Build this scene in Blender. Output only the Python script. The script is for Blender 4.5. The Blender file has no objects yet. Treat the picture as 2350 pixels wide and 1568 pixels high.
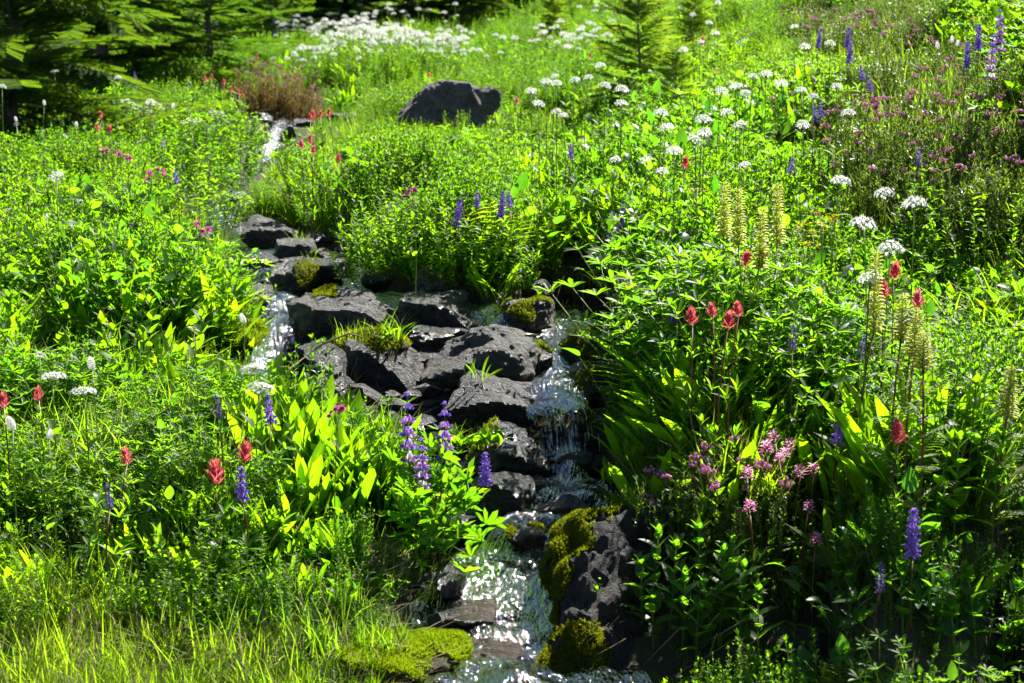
import bpy, bmesh, math, random
import numpy as np
from mathutils import Vector, Matrix, Euler

# ------------------------------------------------------------------ camera, sky, sun, exposure
SC = bpy.context.scene
COL = SC.collection
R = math.radians
CAM = Vector((0.0, 0.0, 1.55)); PITCH = R(-10.0); LENS = 55.0
FPX = LENS / 36.0 * 2350.0                      # focal length in the 2350 px wide picture
cd = bpy.data.cameras.new('camera'); cam = bpy.data.objects.new('camera', cd); COL.objects.link(cam)
cam.location = CAM; cam.rotation_euler = (R(90) + PITCH, 0, 0)
cd.lens = LENS; cd.sensor_width = 36.0; cd.clip_start = 0.05; cd.clip_end = 900
cd.dof.use_dof = True; cd.dof.focus_distance = 3.95; cd.dof.aperture_fstop = 8.5
SC.camera = cam
SUN_AZ, SUN_EL = R(31), R(44)
S = Vector((math.sin(SUN_AZ) * math.cos(SUN_EL), math.cos(SUN_AZ) * math.cos(SUN_EL), math.sin(SUN_EL)))
w = bpy.data.worlds.new('World'); SC.world = w; w.use_nodes = True
nt = w.node_tree; bg = nt.nodes['Background']
sky = nt.nodes.new('ShaderNodeTexSky'); sky.sky_type = 'NISHITA'; sky.sun_disc = False
sky.sun_elevation = SUN_EL; sky.sun_rotation = SUN_AZ; sky.altitude = 2000; sky.air_density = 0.8; sky.dust_density = 0.2
nt.links.new(sky.outputs[0], bg.inputs[0]); bg.inputs[1].default_value = 0.05
sd = bpy.data.lights.new('sun', 'SUN'); sun = bpy.data.objects.new('sun', sd); COL.objects.link(sun)
sd.energy = 5.0; sd.angle = R(0.53); sd.color = (1.0, 0.955, 0.87)
sun.rotation_euler = S.to_track_quat('Z', 'Y').to_euler(); sun.location = (3, 12, 14)
SC.view_settings.view_transform = 'Standard'; SC.view_settings.look = 'None'
SC.view_settings.exposure = 1.6; SC.view_settings.gamma = 1.0; SC.view_settings.use_curve_mapping = False
SC.render.engine = 'CYCLES'
SC.cycles.max_bounces = 8; SC.cycles.diffuse_bounces = 1; SC.cycles.transparent_max_bounces = 12; SC.cycles.transmission_bounces = 6
SC.cycles.caustics_reflective = False; SC.cycles.caustics_refractive = False
SC.cycles.use_denoising = True

random.seed(7); rng = np.random.default_rng(7)
FW = Vector((0, math.cos(PITCH), math.sin(PITCH))); UPV = Vector((0, -math.sin(PITCH), math.cos(PITCH)))


def P(px, row, y):
    """point of the place seen at picture position (px,row) that stands y metres in front of the camera"""
    d = FW + Vector((1, 0, 0)) * ((px - 1175) / FPX) + UPV * ((784 - row) / FPX)
    return CAM + d * (y / d.y)


def project(x, y, z):
    dz = z - CAM.z
    f = y * FW.y + dz * FW.z; u = y * UPV.y + dz * UPV.z
    return 1175 + FPX * x / f, 784 - FPX * u / f


# ------------------------------------------------------------------ numpy noise
def _hash(ix, iy, iz, seed):
    h = (ix * 374761393 + iy * 668265263 + iz * 2147483647 + seed * 974634777) & 0xFFFFFFFF
    h = ((h ^ (h >> 13)) * 1274126177) & 0xFFFFFFFF
    h = ((h ^ (h >> 16)) * 2246822519) & 0xFFFFFFFF
    return ((h ^ (h >> 15)) & 0xFFFFFF) / float(0xFFFFFF)


def vnoise(p, seed=0):
    p = np.asarray(p, float); i = np.floor(p).astype(np.int64); f = p - i; f = f * f * (3 - 2 * f)
    out = 0
    for dx in (0, 1):
        for dy in (0, 1):
            for dz in (0, 1):
                wgt = (f[:, 0] if dx else 1 - f[:, 0]) * (f[:, 1] if dy else 1 - f[:, 1]) * (f[:, 2] if dz else 1 - f[:, 2])
                out = out + wgt * _hash(i[:, 0] + dx, i[:, 1] + dy, i[:, 2] + dz, seed)
    return out * 2 - 1


def fbm(p, octv=4, seed=0, gain=0.5):
    p = np.asarray(p, float); a = 1.0; s = 0; t = 0
    for k in range(octv):
        s = s + a * vnoise(p * (2.03 ** k), seed + k * 17); t += a; a *= gain
    return s / t


# ------------------------------------------------------------------ materials
MATS = {}


def new_mat(name):
    m = bpy.data.materials.new(name); m.use_nodes = True; m.node_tree.nodes.clear(); MATS[name] = m
    n = m.node_tree.nodes; l = m.node_tree.links
    out = n.new('ShaderNodeOutputMaterial')
    return m, n, l, out


def noise_node(n, l, scale, detail=4, rough=0.55, vec=None, stretch=None):
    t = n.new('ShaderNodeTexNoise'); t.inputs['Scale'].default_value = scale
    t.inputs['Detail'].default_value = detail; t.inputs['Roughness'].default_value = rough
    if vec is not None:
        if stretch:
            mp = n.new('ShaderNodeMapping'); mp.inputs['Scale'].default_value = stretch
            l.new(vec, mp.inputs['Vector']); vec = mp.outputs[0]
        l.new(vec, t.inputs['Vector'])
    return t.outputs['Fac']


def math_node(n, l, op, a, b=None, clamp=False):
    m = n.new('ShaderNodeMath'); m.operation = op; m.use_clamp = clamp
    for k, v in enumerate((a, b)):
        if v is None: continue
        if isinstance(v, (int, float)): m.inputs[k].default_value = v
        else: l.new(v, m.inputs[k])
    return m.outputs[0]


def mix_col(n, l, fac, a, b):
    m = n.new('ShaderNodeMix'); m.data_type = 'RGBA'
    for sock, v in ((m.inputs[0], fac), (m.inputs[6], a), (m.inputs[7], b)):
        if isinstance(v, (int, float)): sock.default_value = v
        elif isinstance(v, tuple): sock.default_value = (v[0], v[1], v[2], 1)
        else: l.new(v, sock)
    return m.outputs[2]


def ramp(n, l, fac, stops):
    r = n.new('ShaderNodeValToRGB'); e = r.color_ramp.elements
    while len(e) < len(stops): e.new(0.5)
    for k, (p, c) in enumerate(stops):
        e[k].position = p; e[k].color = (c[0], c[1], c[2], 1) if isinstance(c, tuple) else (c, c, c, 1)
    l.new(fac, r.inputs[0]); return r.outputs[0]


def leaf_mat(name, c1, c2, t1, t2, trans=0.5, rough=0.42, spec=0.4, use_tint=True):
    """thin leaf or petal: reflects c, lets light through in colour t; varies from leaf to leaf and plant to plant"""
    m, n, l, out = new_mat(name)
    at = n.new('ShaderNodeAttribute'); at.attribute_name = 'tint'
    oi = n.new('ShaderNodeObjectInfo'); geo = n.new('ShaderNodeNewGeometry')
    nz = noise_node(n, l, 0.9, 2, 0.5, geo.outputs['Position'])
    f = math_node(n, l, 'MULTIPLY', at.outputs['Fac'], 0.45)
    f = math_node(n, l, 'ADD', f, math_node(n, l, 'MULTIPLY', oi.outputs['Random'], 0.35))
    f = math_node(n, l, 'ADD', f, math_node(n, l, 'MULTIPLY', math_node(n, l, 'SUBTRACT', nz, 0.4), 0.9), True)
    fine = noise_node(n, l, 160, 2, 0.5, geo.outputs['Position'])
    c = mix_col(n, l, f, c1, c2); t = mix_col(n, l, f, t1, t2)
    vein = n.new('ShaderNodeMix'); vein.data_type = 'RGBA'; vein.blend_type = 'MULTIPLY'
    l.new(t, vein.inputs[6]); vein.inputs[0].default_value = 0.5
    l.new(ramp(n, l, fine, [(0.3, 0.55), (0.65, 1.0)]), vein.inputs[7])
    pr = n.new('ShaderNodeBsdfPrincipled'); pr.inputs['Roughness'].default_value = rough
    pr.inputs['Specular IOR Level'].default_value = spec; l.new(c, pr.inputs['Base Color'])
    tr = n.new('ShaderNodeBsdfTranslucent'); l.new(vein.outputs[2], tr.inputs['Color'])
    mx = n.new('ShaderNodeMixShader'); mx.inputs[0].default_value = trans
    l.new(pr.outputs[0], mx.inputs[1]); l.new(tr.outputs[0], mx.inputs[2]); l.new(mx.outputs[0], out.inputs[0])
    return m


def plain_mat(name, c1, c2, rough=0.8, scale=30, spec=0.3, bump=0.0, bscale=80):
    m, n, l, out = new_mat(name)
    geo = n.new('ShaderNodeNewGeometry')
    c = mix_col(n, l, ramp(n, l, noise_node(n, l, scale, 5, 0.6, geo.outputs['Position']), [(0.35, 0.0), (0.65, 1.0)]), c1, c2)
    pr = n.new('ShaderNodeBsdfPrincipled'); pr.inputs['Roughness'].default_value = rough
    pr.inputs['Specular IOR Level'].default_value = spec
    l.new(c, pr.inputs['Base Color'])
    if bump:
        b = n.new('ShaderNodeBump'); b.inputs['Strength'].default_value = bump; b.inputs['Distance'].default_value = 0.02
        l.new(noise_node(n, l, bscale, 6, 0.65, geo.outputs['Position']), b.inputs['Height']); l.new(b.outputs[0], pr.inputs['Normal'])
    l.new(pr.outputs[0], out.inputs[0]); return m


def rock_mat(name, dark, light, rough, wet=0.0, lichen=0.0):
    m, n, l, out = new_mat(name)
    tc = n.new('ShaderNodeTexCoord'); oi = n.new('ShaderNodeObjectInfo')
    ad = n.new('ShaderNodeVectorMath'); ad.operation = 'ADD'
    l.new(tc.outputs['Object'], ad.inputs[0]); l.new(oi.outputs['Location'], ad.inputs[1]); v = ad.outputs[0]
    n1 = noise_node(n, l, 9, 6, 0.62, v); n2 = noise_node(n, l, 70, 6, 0.7, v); n3 = noise_node(n, l, 26, 5, 0.6, v)
    c = mix_col(n, l, ramp(n, l, n1, [(0.3, 0.0), (0.7, 1.0)]), dark, light)
    c = mix_col(n, l, ramp(n, l, n2, [(0.35, 0.55), (0.6, 0.0)]), c, tuple(x * 0.35 for x in dark))
    if lichen:
        c = mix_col(n, l, math_node(n, l, 'MULTIPLY', ramp(n, l, n3, [(0.56, 0.0), (0.66, 1.0)]), lichen), c, (0.26, 0.25, 0.22))
        c = mix_col(n, l, math_node(n, l, 'MULTIPLY', ramp(n, l, noise_node(n, l, 40, 4, 0.6, v), [(0.62, 0.0), (0.7, 1.0)]), lichen * .7), c, (0.16, 0.10, 0.05))
    vo = n.new('ShaderNodeTexVoronoi'); vo.feature = 'DISTANCE_TO_EDGE'; vo.inputs['Scale'].default_value = 11
    dv = n.new('ShaderNodeVectorMath'); dv.operation = 'ADD'; nn_ = n.new('ShaderNodeTexNoise'); nn_.inputs['Scale'].default_value = 14; l.new(v, nn_.inputs['Vector'])
    sc_ = n.new('ShaderNodeVectorMath'); sc_.operation = 'SCALE'; sc_.inputs['Scale'].default_value = 0.12; l.new(nn_.outputs['Color'], sc_.inputs[0]); l.new(v, dv.inputs[0]); l.new(sc_.outputs[0], dv.inputs[1]); l.new(dv.outputs[0], vo.inputs['Vector'])
    ob = math_node(n, l, 'MULTIPLY', oi.outputs['Random'], 0.55)
    c = mix_col(n, l, ob, c, mix_col(n, l, 0.5, c, tuple(a * b for a, b in zip(light, (.62, .46, .32)))))
    crack = ramp(n, l, vo.outputs['Distance'], [(0.0, 0.0), (0.02, 1.0)])
    c = mix_col(n, l, crack, tuple(x * 0.3 for x in dark), c)
    c = mix_col(n, l, ramp(n, l, noise_node(n, l, 5, 4, 0.6, v), [(0.52, 0.0), (0.7, 0.6)]), c, (light[0] * .75, light[1] * .55, light[2] * .35))
    pr = n.new('ShaderNodeBsdfPrincipled'); pr.inputs['Roughness'].default_value = rough
    pr.inputs['Specular IOR Level'].default_value = 0.5
    if wet: pr.inputs['Coat Weight'].default_value = wet; pr.inputs['Coat Roughness'].default_value = 0.16
    l.new(c, pr.inputs['Base Color'])
    b = n.new('ShaderNodeBump'); b.inputs['Strength'].default_value = 0.9; b.inputs['Distance'].default_value = 0.03
    h = math_node(n, l, 'ADD', math_node(n, l, 'ADD', n2, math_node(n, l, 'MULTIPLY', n3, 1.5)), math_node(n, l, 'MULTIPLY', crack, 0.25)); l.new(h, b.inputs['Height'])
    l.new(b.outputs[0], pr.inputs['Normal'])
    if wet: l.new(b.outputs[0], pr.inputs['Coat Normal'])
    l.new(pr.outputs[0], out.inputs[0]); return m


M_LANCE = leaf_mat('lance_leaf', (0.04, 0.085, 0.006), (0.075, 0.11, 0.008), (0.18, 0.54, 0.005), (0.56, 0.88, 0.008), 0.6, 0.5, 0.2)
M_HERB = leaf_mat('herb_leaf', (0.03, 0.08, 0.008), (0.07, 0.11, 0.01), (0.11, 0.42, 0.005), (0.51, 0.88, 0.008), 0.6, 0.5, 0.2)
M_COOL = leaf_mat('cool_leaf', (0.03, 0.085, 0.022), (0.06, 0.115, 0.022), (0.08, 0.40, 0.012), (0.44, 0.80, 0.014), 0.56, 0.42, 0.32)
M_PALM = leaf_mat('palmate_leaf', (0.03, 0.08, 0.012), (0.055, 0.11, 0.014), (0.10, 0.43, 0.007), (0.46, 0.82, 0.009), 0.58, 0.45, 0.22)
M_FERN = leaf_mat('ferny_leaf', (0.05, 0.11, 0.01), (0.09, 0.13, 0.012), (0.32, 0.64, 0.008), (0.62, 0.86, 0.012), 0.6, 0.5, 0.2)
M_GRASS = leaf_mat('grass_blade', (0.045, 0.095, 0.008), (0.09, 0.12, 0.012), (0.22, 0.58, 0.008), (0.62, 0.86, 0.02), 0.6, 0.5, 0.2)
M_STRAW = leaf_mat('dry_straw', (0.22, 0.17, 0.09), (0.32, 0.26, 0.15), (0.4, 0.33, 0.15), (0.5, 0.42, 0.2), 0.3, 0.7, 0.2)
M_STEM = leaf_mat('green_stem', (0.08, 0.13, 0.03), (0.11, 0.14, 0.03), (0.4, 0.62, 0.03), (0.5, 0.7, 0.05), 0.35)
M_RSTEM = leaf_mat('reddish_stem', (0.10, 0.045, 0.025), (0.13, 0.08, 0.03), (0.35, 0.14, 0.05), (0.4, 0.25, 0.08), 0.3)
M_MOSS = leaf_mat('moss', (0.04, 0.06, 0.005), (0.09, 0.095, 0.008), (0.25, 0.36, 0.006), (0.5, 0.5, 0.012), 0.4, 0.8, 0.1)
M_NEEDLEL = leaf_mat('young_fir_needle', (0.04, 0.085, 0.015), (0.07, 0.11, 0.02), (0.22, 0.48, 0.015), (0.46, 0.68, 0.03), 0.5, 0.6, 0.12)
M_MOSSG = leaf_mat('green_moss', (0.04, 0.08, 0.006), (0.08, 0.11, 0.008), (0.22, 0.5, 0.006), (0.55, 0.66, 0.012), 0.45, 0.8, 0.1)
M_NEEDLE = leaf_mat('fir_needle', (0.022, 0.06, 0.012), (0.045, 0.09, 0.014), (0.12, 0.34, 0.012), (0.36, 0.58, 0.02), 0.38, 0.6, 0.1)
M_HEATHER = leaf_mat('heather_needle', (0.03, 0.065, 0.014), (0.055, 0.09, 0.02), (0.16, 0.36, 0.015), (0.36, 0.52, 0.03), 0.42, 0.4, 0.45)
M_WHITE = leaf_mat('white_petal', (0.78, 0.78, 0.72), (0.8, 0.8, 0.76), (0.86, 0.9, 0.84), (0.95, 0.95, 0.92), 0.68, 0.6, 0.2)
M_CREAM = leaf_mat('greenish_white_petal', (0.55, 0.6, 0.4), (0.66, 0.7, 0.5), (0.6, 0.7, 0.35), (0.66, 0.75, 0.45), 0.4, 0.6, 0.2)
M_RED = leaf_mat('red_bract', (0.52, 0.05, 0.07), (0.6, 0.12, 0.12), (0.9, 0.13, 0.16), (0.95, 0.30, 0.27), 0.5, 0.55, 0.2)
M_PINKB = leaf_mat('pink_bract', (0.55, 0.08, 0.12), (0.65, 0.14, 0.18), (0.85, 0.2, 0.26), (0.9, 0.3, 0.34), 0.5, 0.55, 0.2)
M_PURP = leaf_mat('purple_petal', (0.19, 0.10, 0.50), (0.30, 0.18, 0.62), (0.34, 0.2, 0.8), (0.50, 0.32, 0.88), 0.45, 0.5, 0.2)
M_BUD = leaf_mat('lupine_bud', (0.16, 0.13, 0.26), (0.24, 0.2, 0.33), (0.25, 0.2, 0.45), (0.34, 0.3, 0.5), 0.4, 0.6, 0.2)
M_MAUVE = leaf_mat('mauve_petal', (0.48, 0.28, 0.66), (0.62, 0.30, 0.66), (0.75, 0.46, 0.92), (0.88, 0.46, 0.9), 0.5, 0.5, 0.2)
M_PINK = leaf_mat('heather_pink', (0.6, 0.24, 0.42), (0.7, 0.36, 0.52), (0.9, 0.4, 0.62), (0.92, 0.54, 0.72), 0.55, 0.5, 0.2)
M_MAGENTA = leaf_mat('magenta_petal', (0.4, 0.03, 0.22), (0.5, 0.06, 0.28), (0.7, 0.06, 0.4), (0.8, 0.12, 0.46), 0.45, 0.5, 0.2)
M_YELLOW = leaf_mat('yellow_petal', (0.7, 0.45, 0.02), (0.75, 0.55, 0.03), (0.85, 0.55, 0.02), (0.9, 0.65, 0.04), 0.45, 0.5, 0.2)
M_PALEY = leaf_mat('pale_yellow_flower', (0.48, 0.46, 0.12), (0.6, 0.56, 0.18), (0.75, 0.76, 0.16), (0.85, 0.82, 0.26), 0.55, 0.6, 0.2)
M_LILAC = leaf_mat('lilac_petal', (0.6, 0.52, 0.68), (0.7, 0.62, 0.75), (0.7, 0.6, 0.8), (0.78, 0.7, 0.85), 0.4, 0.5, 0.2)
M_WOOD = plain_mat('grey_wood', (0.10, 0.08, 0.065), (0.22, 0.19, 0.16), 0.85, 60, 0.2, 0.4)
M_BARK = plain_mat('bark', (0.10, 0.085, 0.07), (0.19, 0.17, 0.15), 0.9, 40, 0.2, 0.5, 60)
M_ROCK = rock_mat('grey_rock', (0.022, 0.0215, 0.022), (0.155, 0.15, 0.15), 0.7, 0.08, 0.35)
M_WET = rock_mat('wet_dark_rock', (0.008, 0.0078, 0.008), (0.030, 0.028, 0.028), 0.4, 0.65)
M_DARK = rock_mat('dark_rock', (0.011, 0.0105, 0.0115), (0.055, 0.053, 0.056), 0.6, 0.15, 0.25)
M_SLAB = rock_mat('slab_rock', (0.010, 0.0098, 0.010), (0.045, 0.043, 0.044), 0.85, 0.0, 0.15)
M_PALE = rock_mat('pale_rock', (0.08, 0.078, 0.08), (0.25, 0.24, 0.245), 0.85, 0.0, 0.4)
M_BROWN = rock_mat('brown_wet_rock', (0.03, 0.018, 0.009), (0.075, 0.046, 0.02), 0.35, 0.6)


def soil_mat():
    m, n, l, out = new_mat('soil')
    geo = n.new('ShaderNodeNewGeometry'); v = geo.outputs['Position']
    a = noise_node(n, l, 3.0, 6, 0.6, v); b = noise_node(n, l, 45, 6, 0.7, v)
    c = mix_col(n, l, ramp(n, l, a, [(0.35, 0.0), (0.65, 1.0)]), (0.03, 0.026, 0.016), (0.055, 0.05, 0.02))
    c = mix_col(n, l, ramp(n, l, b, [(0.45, 0.0), (0.7, 1.0)]), c, (0.085, 0.066, 0.04))
    c = mix_col(n, l, ramp(n, l, noise_node(n, l, 12, 5, 0.6, v), [(0.5, 0.0), (0.62, 0.85)]), c, (0.045, 0.07, 0.012))
    wt = n.new('ShaderNodeAttribute'); wt.attribute_name = 'wet'  # dark bed colour: wet stream bed, and shade painted between the gully rocks
    bed = mix_col(n, l, ramp(n, l, noise_node(n, l, 22, 5, 0.6, v), [(0.4, 0.0), (0.65, 1.0)]), (0.012, 0.010, 0.008), (0.055, 0.032, 0.014))
    c = mix_col(n, l, wt.outputs['Fac'], c, bed)
    pr = n.new('ShaderNodeBsdfPrincipled'); pr.inputs['Roughness'].default_value = 0.9; l.new(c, pr.inputs['Base Color'])
    bp = n.new('ShaderNodeBump'); bp.inputs['Strength'].default_value = 0.8; bp.inputs['Distance'].default_value = 0.03
    l.new(b, bp.inputs['Height']); l.new(bp.outputs[0], pr.inputs['Normal']); l.new(pr.outputs[0], out.inputs[0]); return m


M_SOIL = soil_mat()


def water_mat():
    """clear running water: fresnel mirror over a see-through body, with froth where the sheet breaks (attribute foam)"""
    m, n, l, out = new_mat('stream_water')
    at = n.new('ShaderNodeAttribute'); at.attribute_name = 'foam'
    uv = n.new('ShaderNodeAttribute'); uv.attribute_name = 'flow'
    v = uv.outputs['Vector']
    b1 = noise_node(n, l, 1.0, 3, 0.6, v, (14, 62, 1)); b2 = noise_node(n, l, 1.0, 2, 0.5, v, (55, 150, 1))
    h = math_node(n, l, 'ADD', math_node(n, l, 'MULTIPLY', b1, 1.0), math_node(n, l, 'MULTIPLY', b2, 0.4))
    bp = n.new('ShaderNodeBump'); bp.inputs['Strength'].default_value = 1.0; bp.inputs['Distance'].default_value = 0.015
    l.new(h, bp.inputs['Height'])
    gl = n.new('ShaderNodeBsdfGlossy'); gl.inputs['Roughness'].default_value = 0.045; l.new(bp.outputs[0], gl.inputs['Normal'])
    tp = n.new('ShaderNodeBsdfTransparent'); tp.inputs['Color'].default_value = (0.55, 0.47, 0.36, 1)
    fr = n.new('ShaderNodeFresnel'); fr.inputs['IOR'].default_value = 1.33; l.new(bp.outputs[0], fr.inputs['Normal'])
    mx = n.new('ShaderNodeMixShader'); l.new(math_node(n, l, 'MULTIPLY', fr.outputs[0], 0.6), mx.inputs[0])
    l.new(tp.outputs[0], mx.inputs[1]); l.new(gl.outputs[0], mx.inputs[2])
    df = n.new('ShaderNodeBsdfPrincipled'); df.inputs['Base Color'].default_value = (0.74, 0.78, 0.82, 1); df.inputs['Roughness'].default_value = 0.3
    l.new(bp.outputs[0], df.inputs['Normal'])
    fz = noise_node(n, l, 1.0, 5, 0.65, v, (14, 110, 1))
    ff = math_node(n, l, 'SUBTRACT', math_node(n, l, 'ADD', at.outputs['Fac'], fz), 1.0)
    ff = math_node(n, l, 'MULTIPLY', ff, 7.0, True)
    m2 = n.new('ShaderNodeMixShader'); l.new(ff, m2.inputs[0]); l.new(mx.outputs[0], m2.inputs[1]); l.new(df.outputs[0], m2.inputs[2])
    l.new(m2.outputs[0], out.inputs[0]); return m


M_WATER = water_mat()

# ------------------------------------------------------------------ object helpers


def tag(o, label=None, cat=None, group=None, kind=None):
    if label: o['label'] = label
    if cat: o['category'] = cat
    if group: o['group'] = group
    if kind: o['kind'] = kind
    return o


class MB:
    """collects leaves, tubes and blobs and links them as one mesh; every vertex carries a tint"""
    def __init__(s): s.v = []; s.f = []; s.m = []; s.t = []; s.mats = []

    def mi(s, mat):
        if mat not in s.mats: s.mats.append(mat)
        return s.mats.index(mat)

    def add(s, vs, fs, mat, tint=None):
        o = len(s.v); k = s.mi(mat)
        if tint is None: tint = random.random()
        s.v.extend([tuple(p) for p in vs]); s.t.extend([tint] * len(vs))
        for f in fs: s.f.append(tuple(i + o for i in f)); s.m.append(k)

    def addn(s, V, F, mat, tints):
        o = len(s.v); k = s.mi(mat)
        s.v.extend(map(tuple, V)); s.t.extend(list(tints)); s.f.extend([tuple(int(i) + o for i in f) for f in F]); s.m.extend([k] * len(F))

    def mesh(s, name, smooth=True):
        me = bpy.data.meshes.new(name); me.from_pydata(s.v, [], s.f)
        for mt in s.mats: me.materials.append(mt)
        me.polygons.foreach_set('material_index', np.array(s.m, np.int32))
        me.polygons.foreach_set('use_smooth', np.full(len(s.f), smooth))
        a = me.attributes.new('tint', 'FLOAT', 'POINT'); a.data.foreach_set('value', np.array(s.t, np.float32))
        me.update(); return me


def link(name, me, parent=None, loc=None, rot=None, scale=None):
    o = bpy.data.objects.new(name, me); COL.objects.link(o)
    if parent is not None: o.parent = parent
    if loc is not None: o.location = loc
    if rot is not None: o.rotation_euler = rot
    if scale is not None: o.scale = (scale,) * 3 if isinstance(scale, (int, float)) else scale
    return o


def thing(name, label, cat, loc, rotz=0, group=None):
    o = bpy.data.objects.new(name, None); COL.objects.link(o); o.empty_display_size = 0.05
    o.location = loc; o.rotation_euler = (0, 0, rotz)
    return tag(o, label, cat, group)


# ------------------------------------------------------------------ plant shapes
def wprof(shape, t):
    if shape == 'lance': return max(0.0, math.sin(math.pi * min(1, t ** 0.75 * 0.97 + 0.03)))
    if shape == 'obl': return (0.18 + 0.82 * math.sin(math.pi * 0.5 * min(1, t / 0.68))) if t < 0.68 else math.sqrt(max(0, 1 - ((t - .68) / .32) ** 2))
    if shape == 'ovate': return max(0.0, math.sin(math.pi * t ** 0.62)) ** 0.8
    if shape == 'grass': return (1 - t) ** 0.6
    return max(0, math.sin(math.pi * t))


def leaf(mb, p, d, L, W, mat, droop=0.4, roll=0.0, nseg=4, shape='lance', fold=0.35, tint=None, twist=0.0):
    p = Vector(p); d = Vector(d).normalized()
    side = d.cross(Vector((0, 0, 1)))
    if side.length < 1e-3: side = Vector((1, 0, 0))
    side.normalize()
    if roll: side.rotate(Matrix.Rotation(roll, 3, d))
    vs = []; fs = []; c = p.copy(); prev = None
    for k in range(nseg + 1):
        t = k / nseg; wd = W * 0.5 * wprof(shape, t if k else 0.02)
        nrm = side.cross(d)
        if nrm.z < 0 and abs(roll) < 1.2: nrm = -nrm
        if shape == 'grass':
            if k == nseg: vs.append(c.copy()); cur = (len(vs) - 1,)
            else: vs += [c - side * wd, c + side * wd]; cur = (len(vs) - 2, len(vs) - 1)
            if prev:
                fs.append((prev[0], prev[1], cur[1], cur[0]) if len(cur) == 2 else (prev[0], prev[1], cur[0]))
        else:
            if k == nseg: vs.append(c.copy()); cur = (len(vs) - 1,)
            else:
                vs += [c - side * wd + nrm * (fold * wd), c.copy(), c + side * wd + nrm * (fold * wd)]; b = len(vs)
                cur = (b - 3, b - 2, b - 1)
            if prev:
                if len(cur) == 3: fs += [(prev[0], prev[1], cur[1], cur[0]), (prev[1], prev[2], cur[2], cur[1])]
                else: fs += [(prev[0], prev[1], cur[0]), (prev[1], prev[2], cur[0])]
        prev = cur
        d = d.copy(); d.rotate(Matrix.Rotation(-droop / nseg, 3, side))
        if twist: side.rotate(Matrix.Rotation(twist / nseg, 3, d))
        c = c + d * (L / nseg)
    mb.add(vs, fs, mat, tint)
    return c


def tube(mb, pts, r0, r1, mat, sides=4, tint=None):
    pts = [Vector(p) for p in pts]; n = len(pts); vs = []; fs = []
    for k, p in enumerate(pts):
        d = (pts[min(k + 1, n - 1)] - pts[max(k - 1, 0)]).normalized()
        a = d.orthogonal().normalized(); b = d.cross(a); r = r0 + (r1 - r0) * k / (n - 1)
        for j in range(sides):
            an = 2 * math.pi * j / sides; vs.append(p + a * (r * math.cos(an)) + b * (r * math.sin(an)))
    for k in range(n - 1):
        for j in range(sides):
            j2 = (j + 1) % sides; fs.append((k * sides + j, k * sides + j2, (k + 1) * sides + j2, (k + 1) * sides + j))
    fs.append(tuple(range((n - 1) * sides, n * sides)))
    mb.add(vs, fs, mat, tint)


def blob(mb, p, r, mat, squash=(1, 1, 1), tint=None):
    """tiny 6-sided bead"""
    p = Vector(p); vs = [p + Vector((0, 0, r * squash[2]))]
    for j in range(5):
        a = 2 * math.pi * j / 5; vs.append(p + Vector((r * squash[0] * math.cos(a), r * squash[1] * math.sin(a), 0)))
    vs.append(p - Vector((0, 0, r * squash[2])))
    fs = [(0, 1 + j, 1 + (j + 1) % 5) for j in range(5)] + [(6, 1 + (j + 1) % 5, 1 + j) for j in range(5)]
    mb.add(vs, fs, mat, tint)


U = random.uniform


def rdir(tilt, az=None):
    az = U(0, 2 * math.pi) if az is None else az
    return Vector((math.sin(tilt) * math.cos(az), math.sin(tilt) * math.sin(az), math.cos(tilt)))


def arc(p, d, L, n=5, bend=0.3):
    p = Vector(p); d = Vector(d).normalized(); ax = d.cross(Vector((0, 0, 1)))
    if ax.length < 1e-3: ax = Vector((1, 0, 0))
    ax.normalize(); pts = [p.copy()]
    for k in range(n):
        p = p + d * (L / n); pts.append(p.copy()); d = d.copy(); d.rotate(Matrix.Rotation(-bend / n, 3, ax))
    return pts


def herb_lance(mb, h=0.24, n=26, mat=None):
    mat = mat or M_LANCE
    for k in range(n):
        L = h * U(0.5, 1.05)
        leaf(mb, (U(-.05, .05), U(-.05, .05), 0), rdir(U(0.05, 0.55)), L, L * U(0.10, 0.16), mat, U(0.1, 0.9), U(-.9, .9), 4, 'obl', 0.3)


def herb_stem(mb, h=0.32, n=9, mat=None, ll=0.038, lw=0.4, shape='ovate', pitch=0.026):
    mat = mat or M_HERB
    for k in range(n):
        L = h * U(0.6, 1.05); pts = arc((U(-.05, .05), U(-.05, .05), 0), rdir(U(0.0, 0.4)), L, 6, U(-.3, .2))
        tube(mb, pts, 0.0018, 0.001, M_STEM, 3)
        s = 0.2 * L; az = U(0, 3.1)
        while s < L:
            t = s / L * 6; i = min(5, int(t)); p = pts[i].lerp(pts[i + 1], t - i); az += 1.57 + U(-.3, .3)
            ln = ll * (1.1 - 0.6 * s / L) * U(0.8, 1.2)
            for q in (0, 1):
                leaf(mb, p, rdir(U(0.45, 1.05), az + q * math.pi), ln, ln * lw, mat, U(0.1, 0.9), U(-.5, .5), 3, shape, 0.3)
            s += pitch * U(0.8, 1.2)
        for q in range(4): leaf(mb, pts[-1], rdir(U(0.15, 0.5)), ll * 0.55, ll * 0.2, mat, 0.2, 0, 3, 'lance', 0.4)


def palm_leaf(mb, p, axis, r, mat, nl=7, lw=0.26):
    """lupine leaf: leaflets like the fingers of a hand"""
    axis = Vector(axis).normalized(); a = axis.orthogonal().normalized(); b = axis.cross(a); ph = U(0, 6.28)
    for j in range(nl):
        an = ph + 2 * math.pi * j / nl * 0.93
        d = (a * math.cos(an) + b * math.sin(an)) + axis * U(0.35, 0.9)
        L = r * U(0.8, 1.08); leaf(mb, p, d, L, L * lw, mat, U(0.0, 0.5), U(-.3, .3), 3, 'obl', 0.45)


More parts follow.
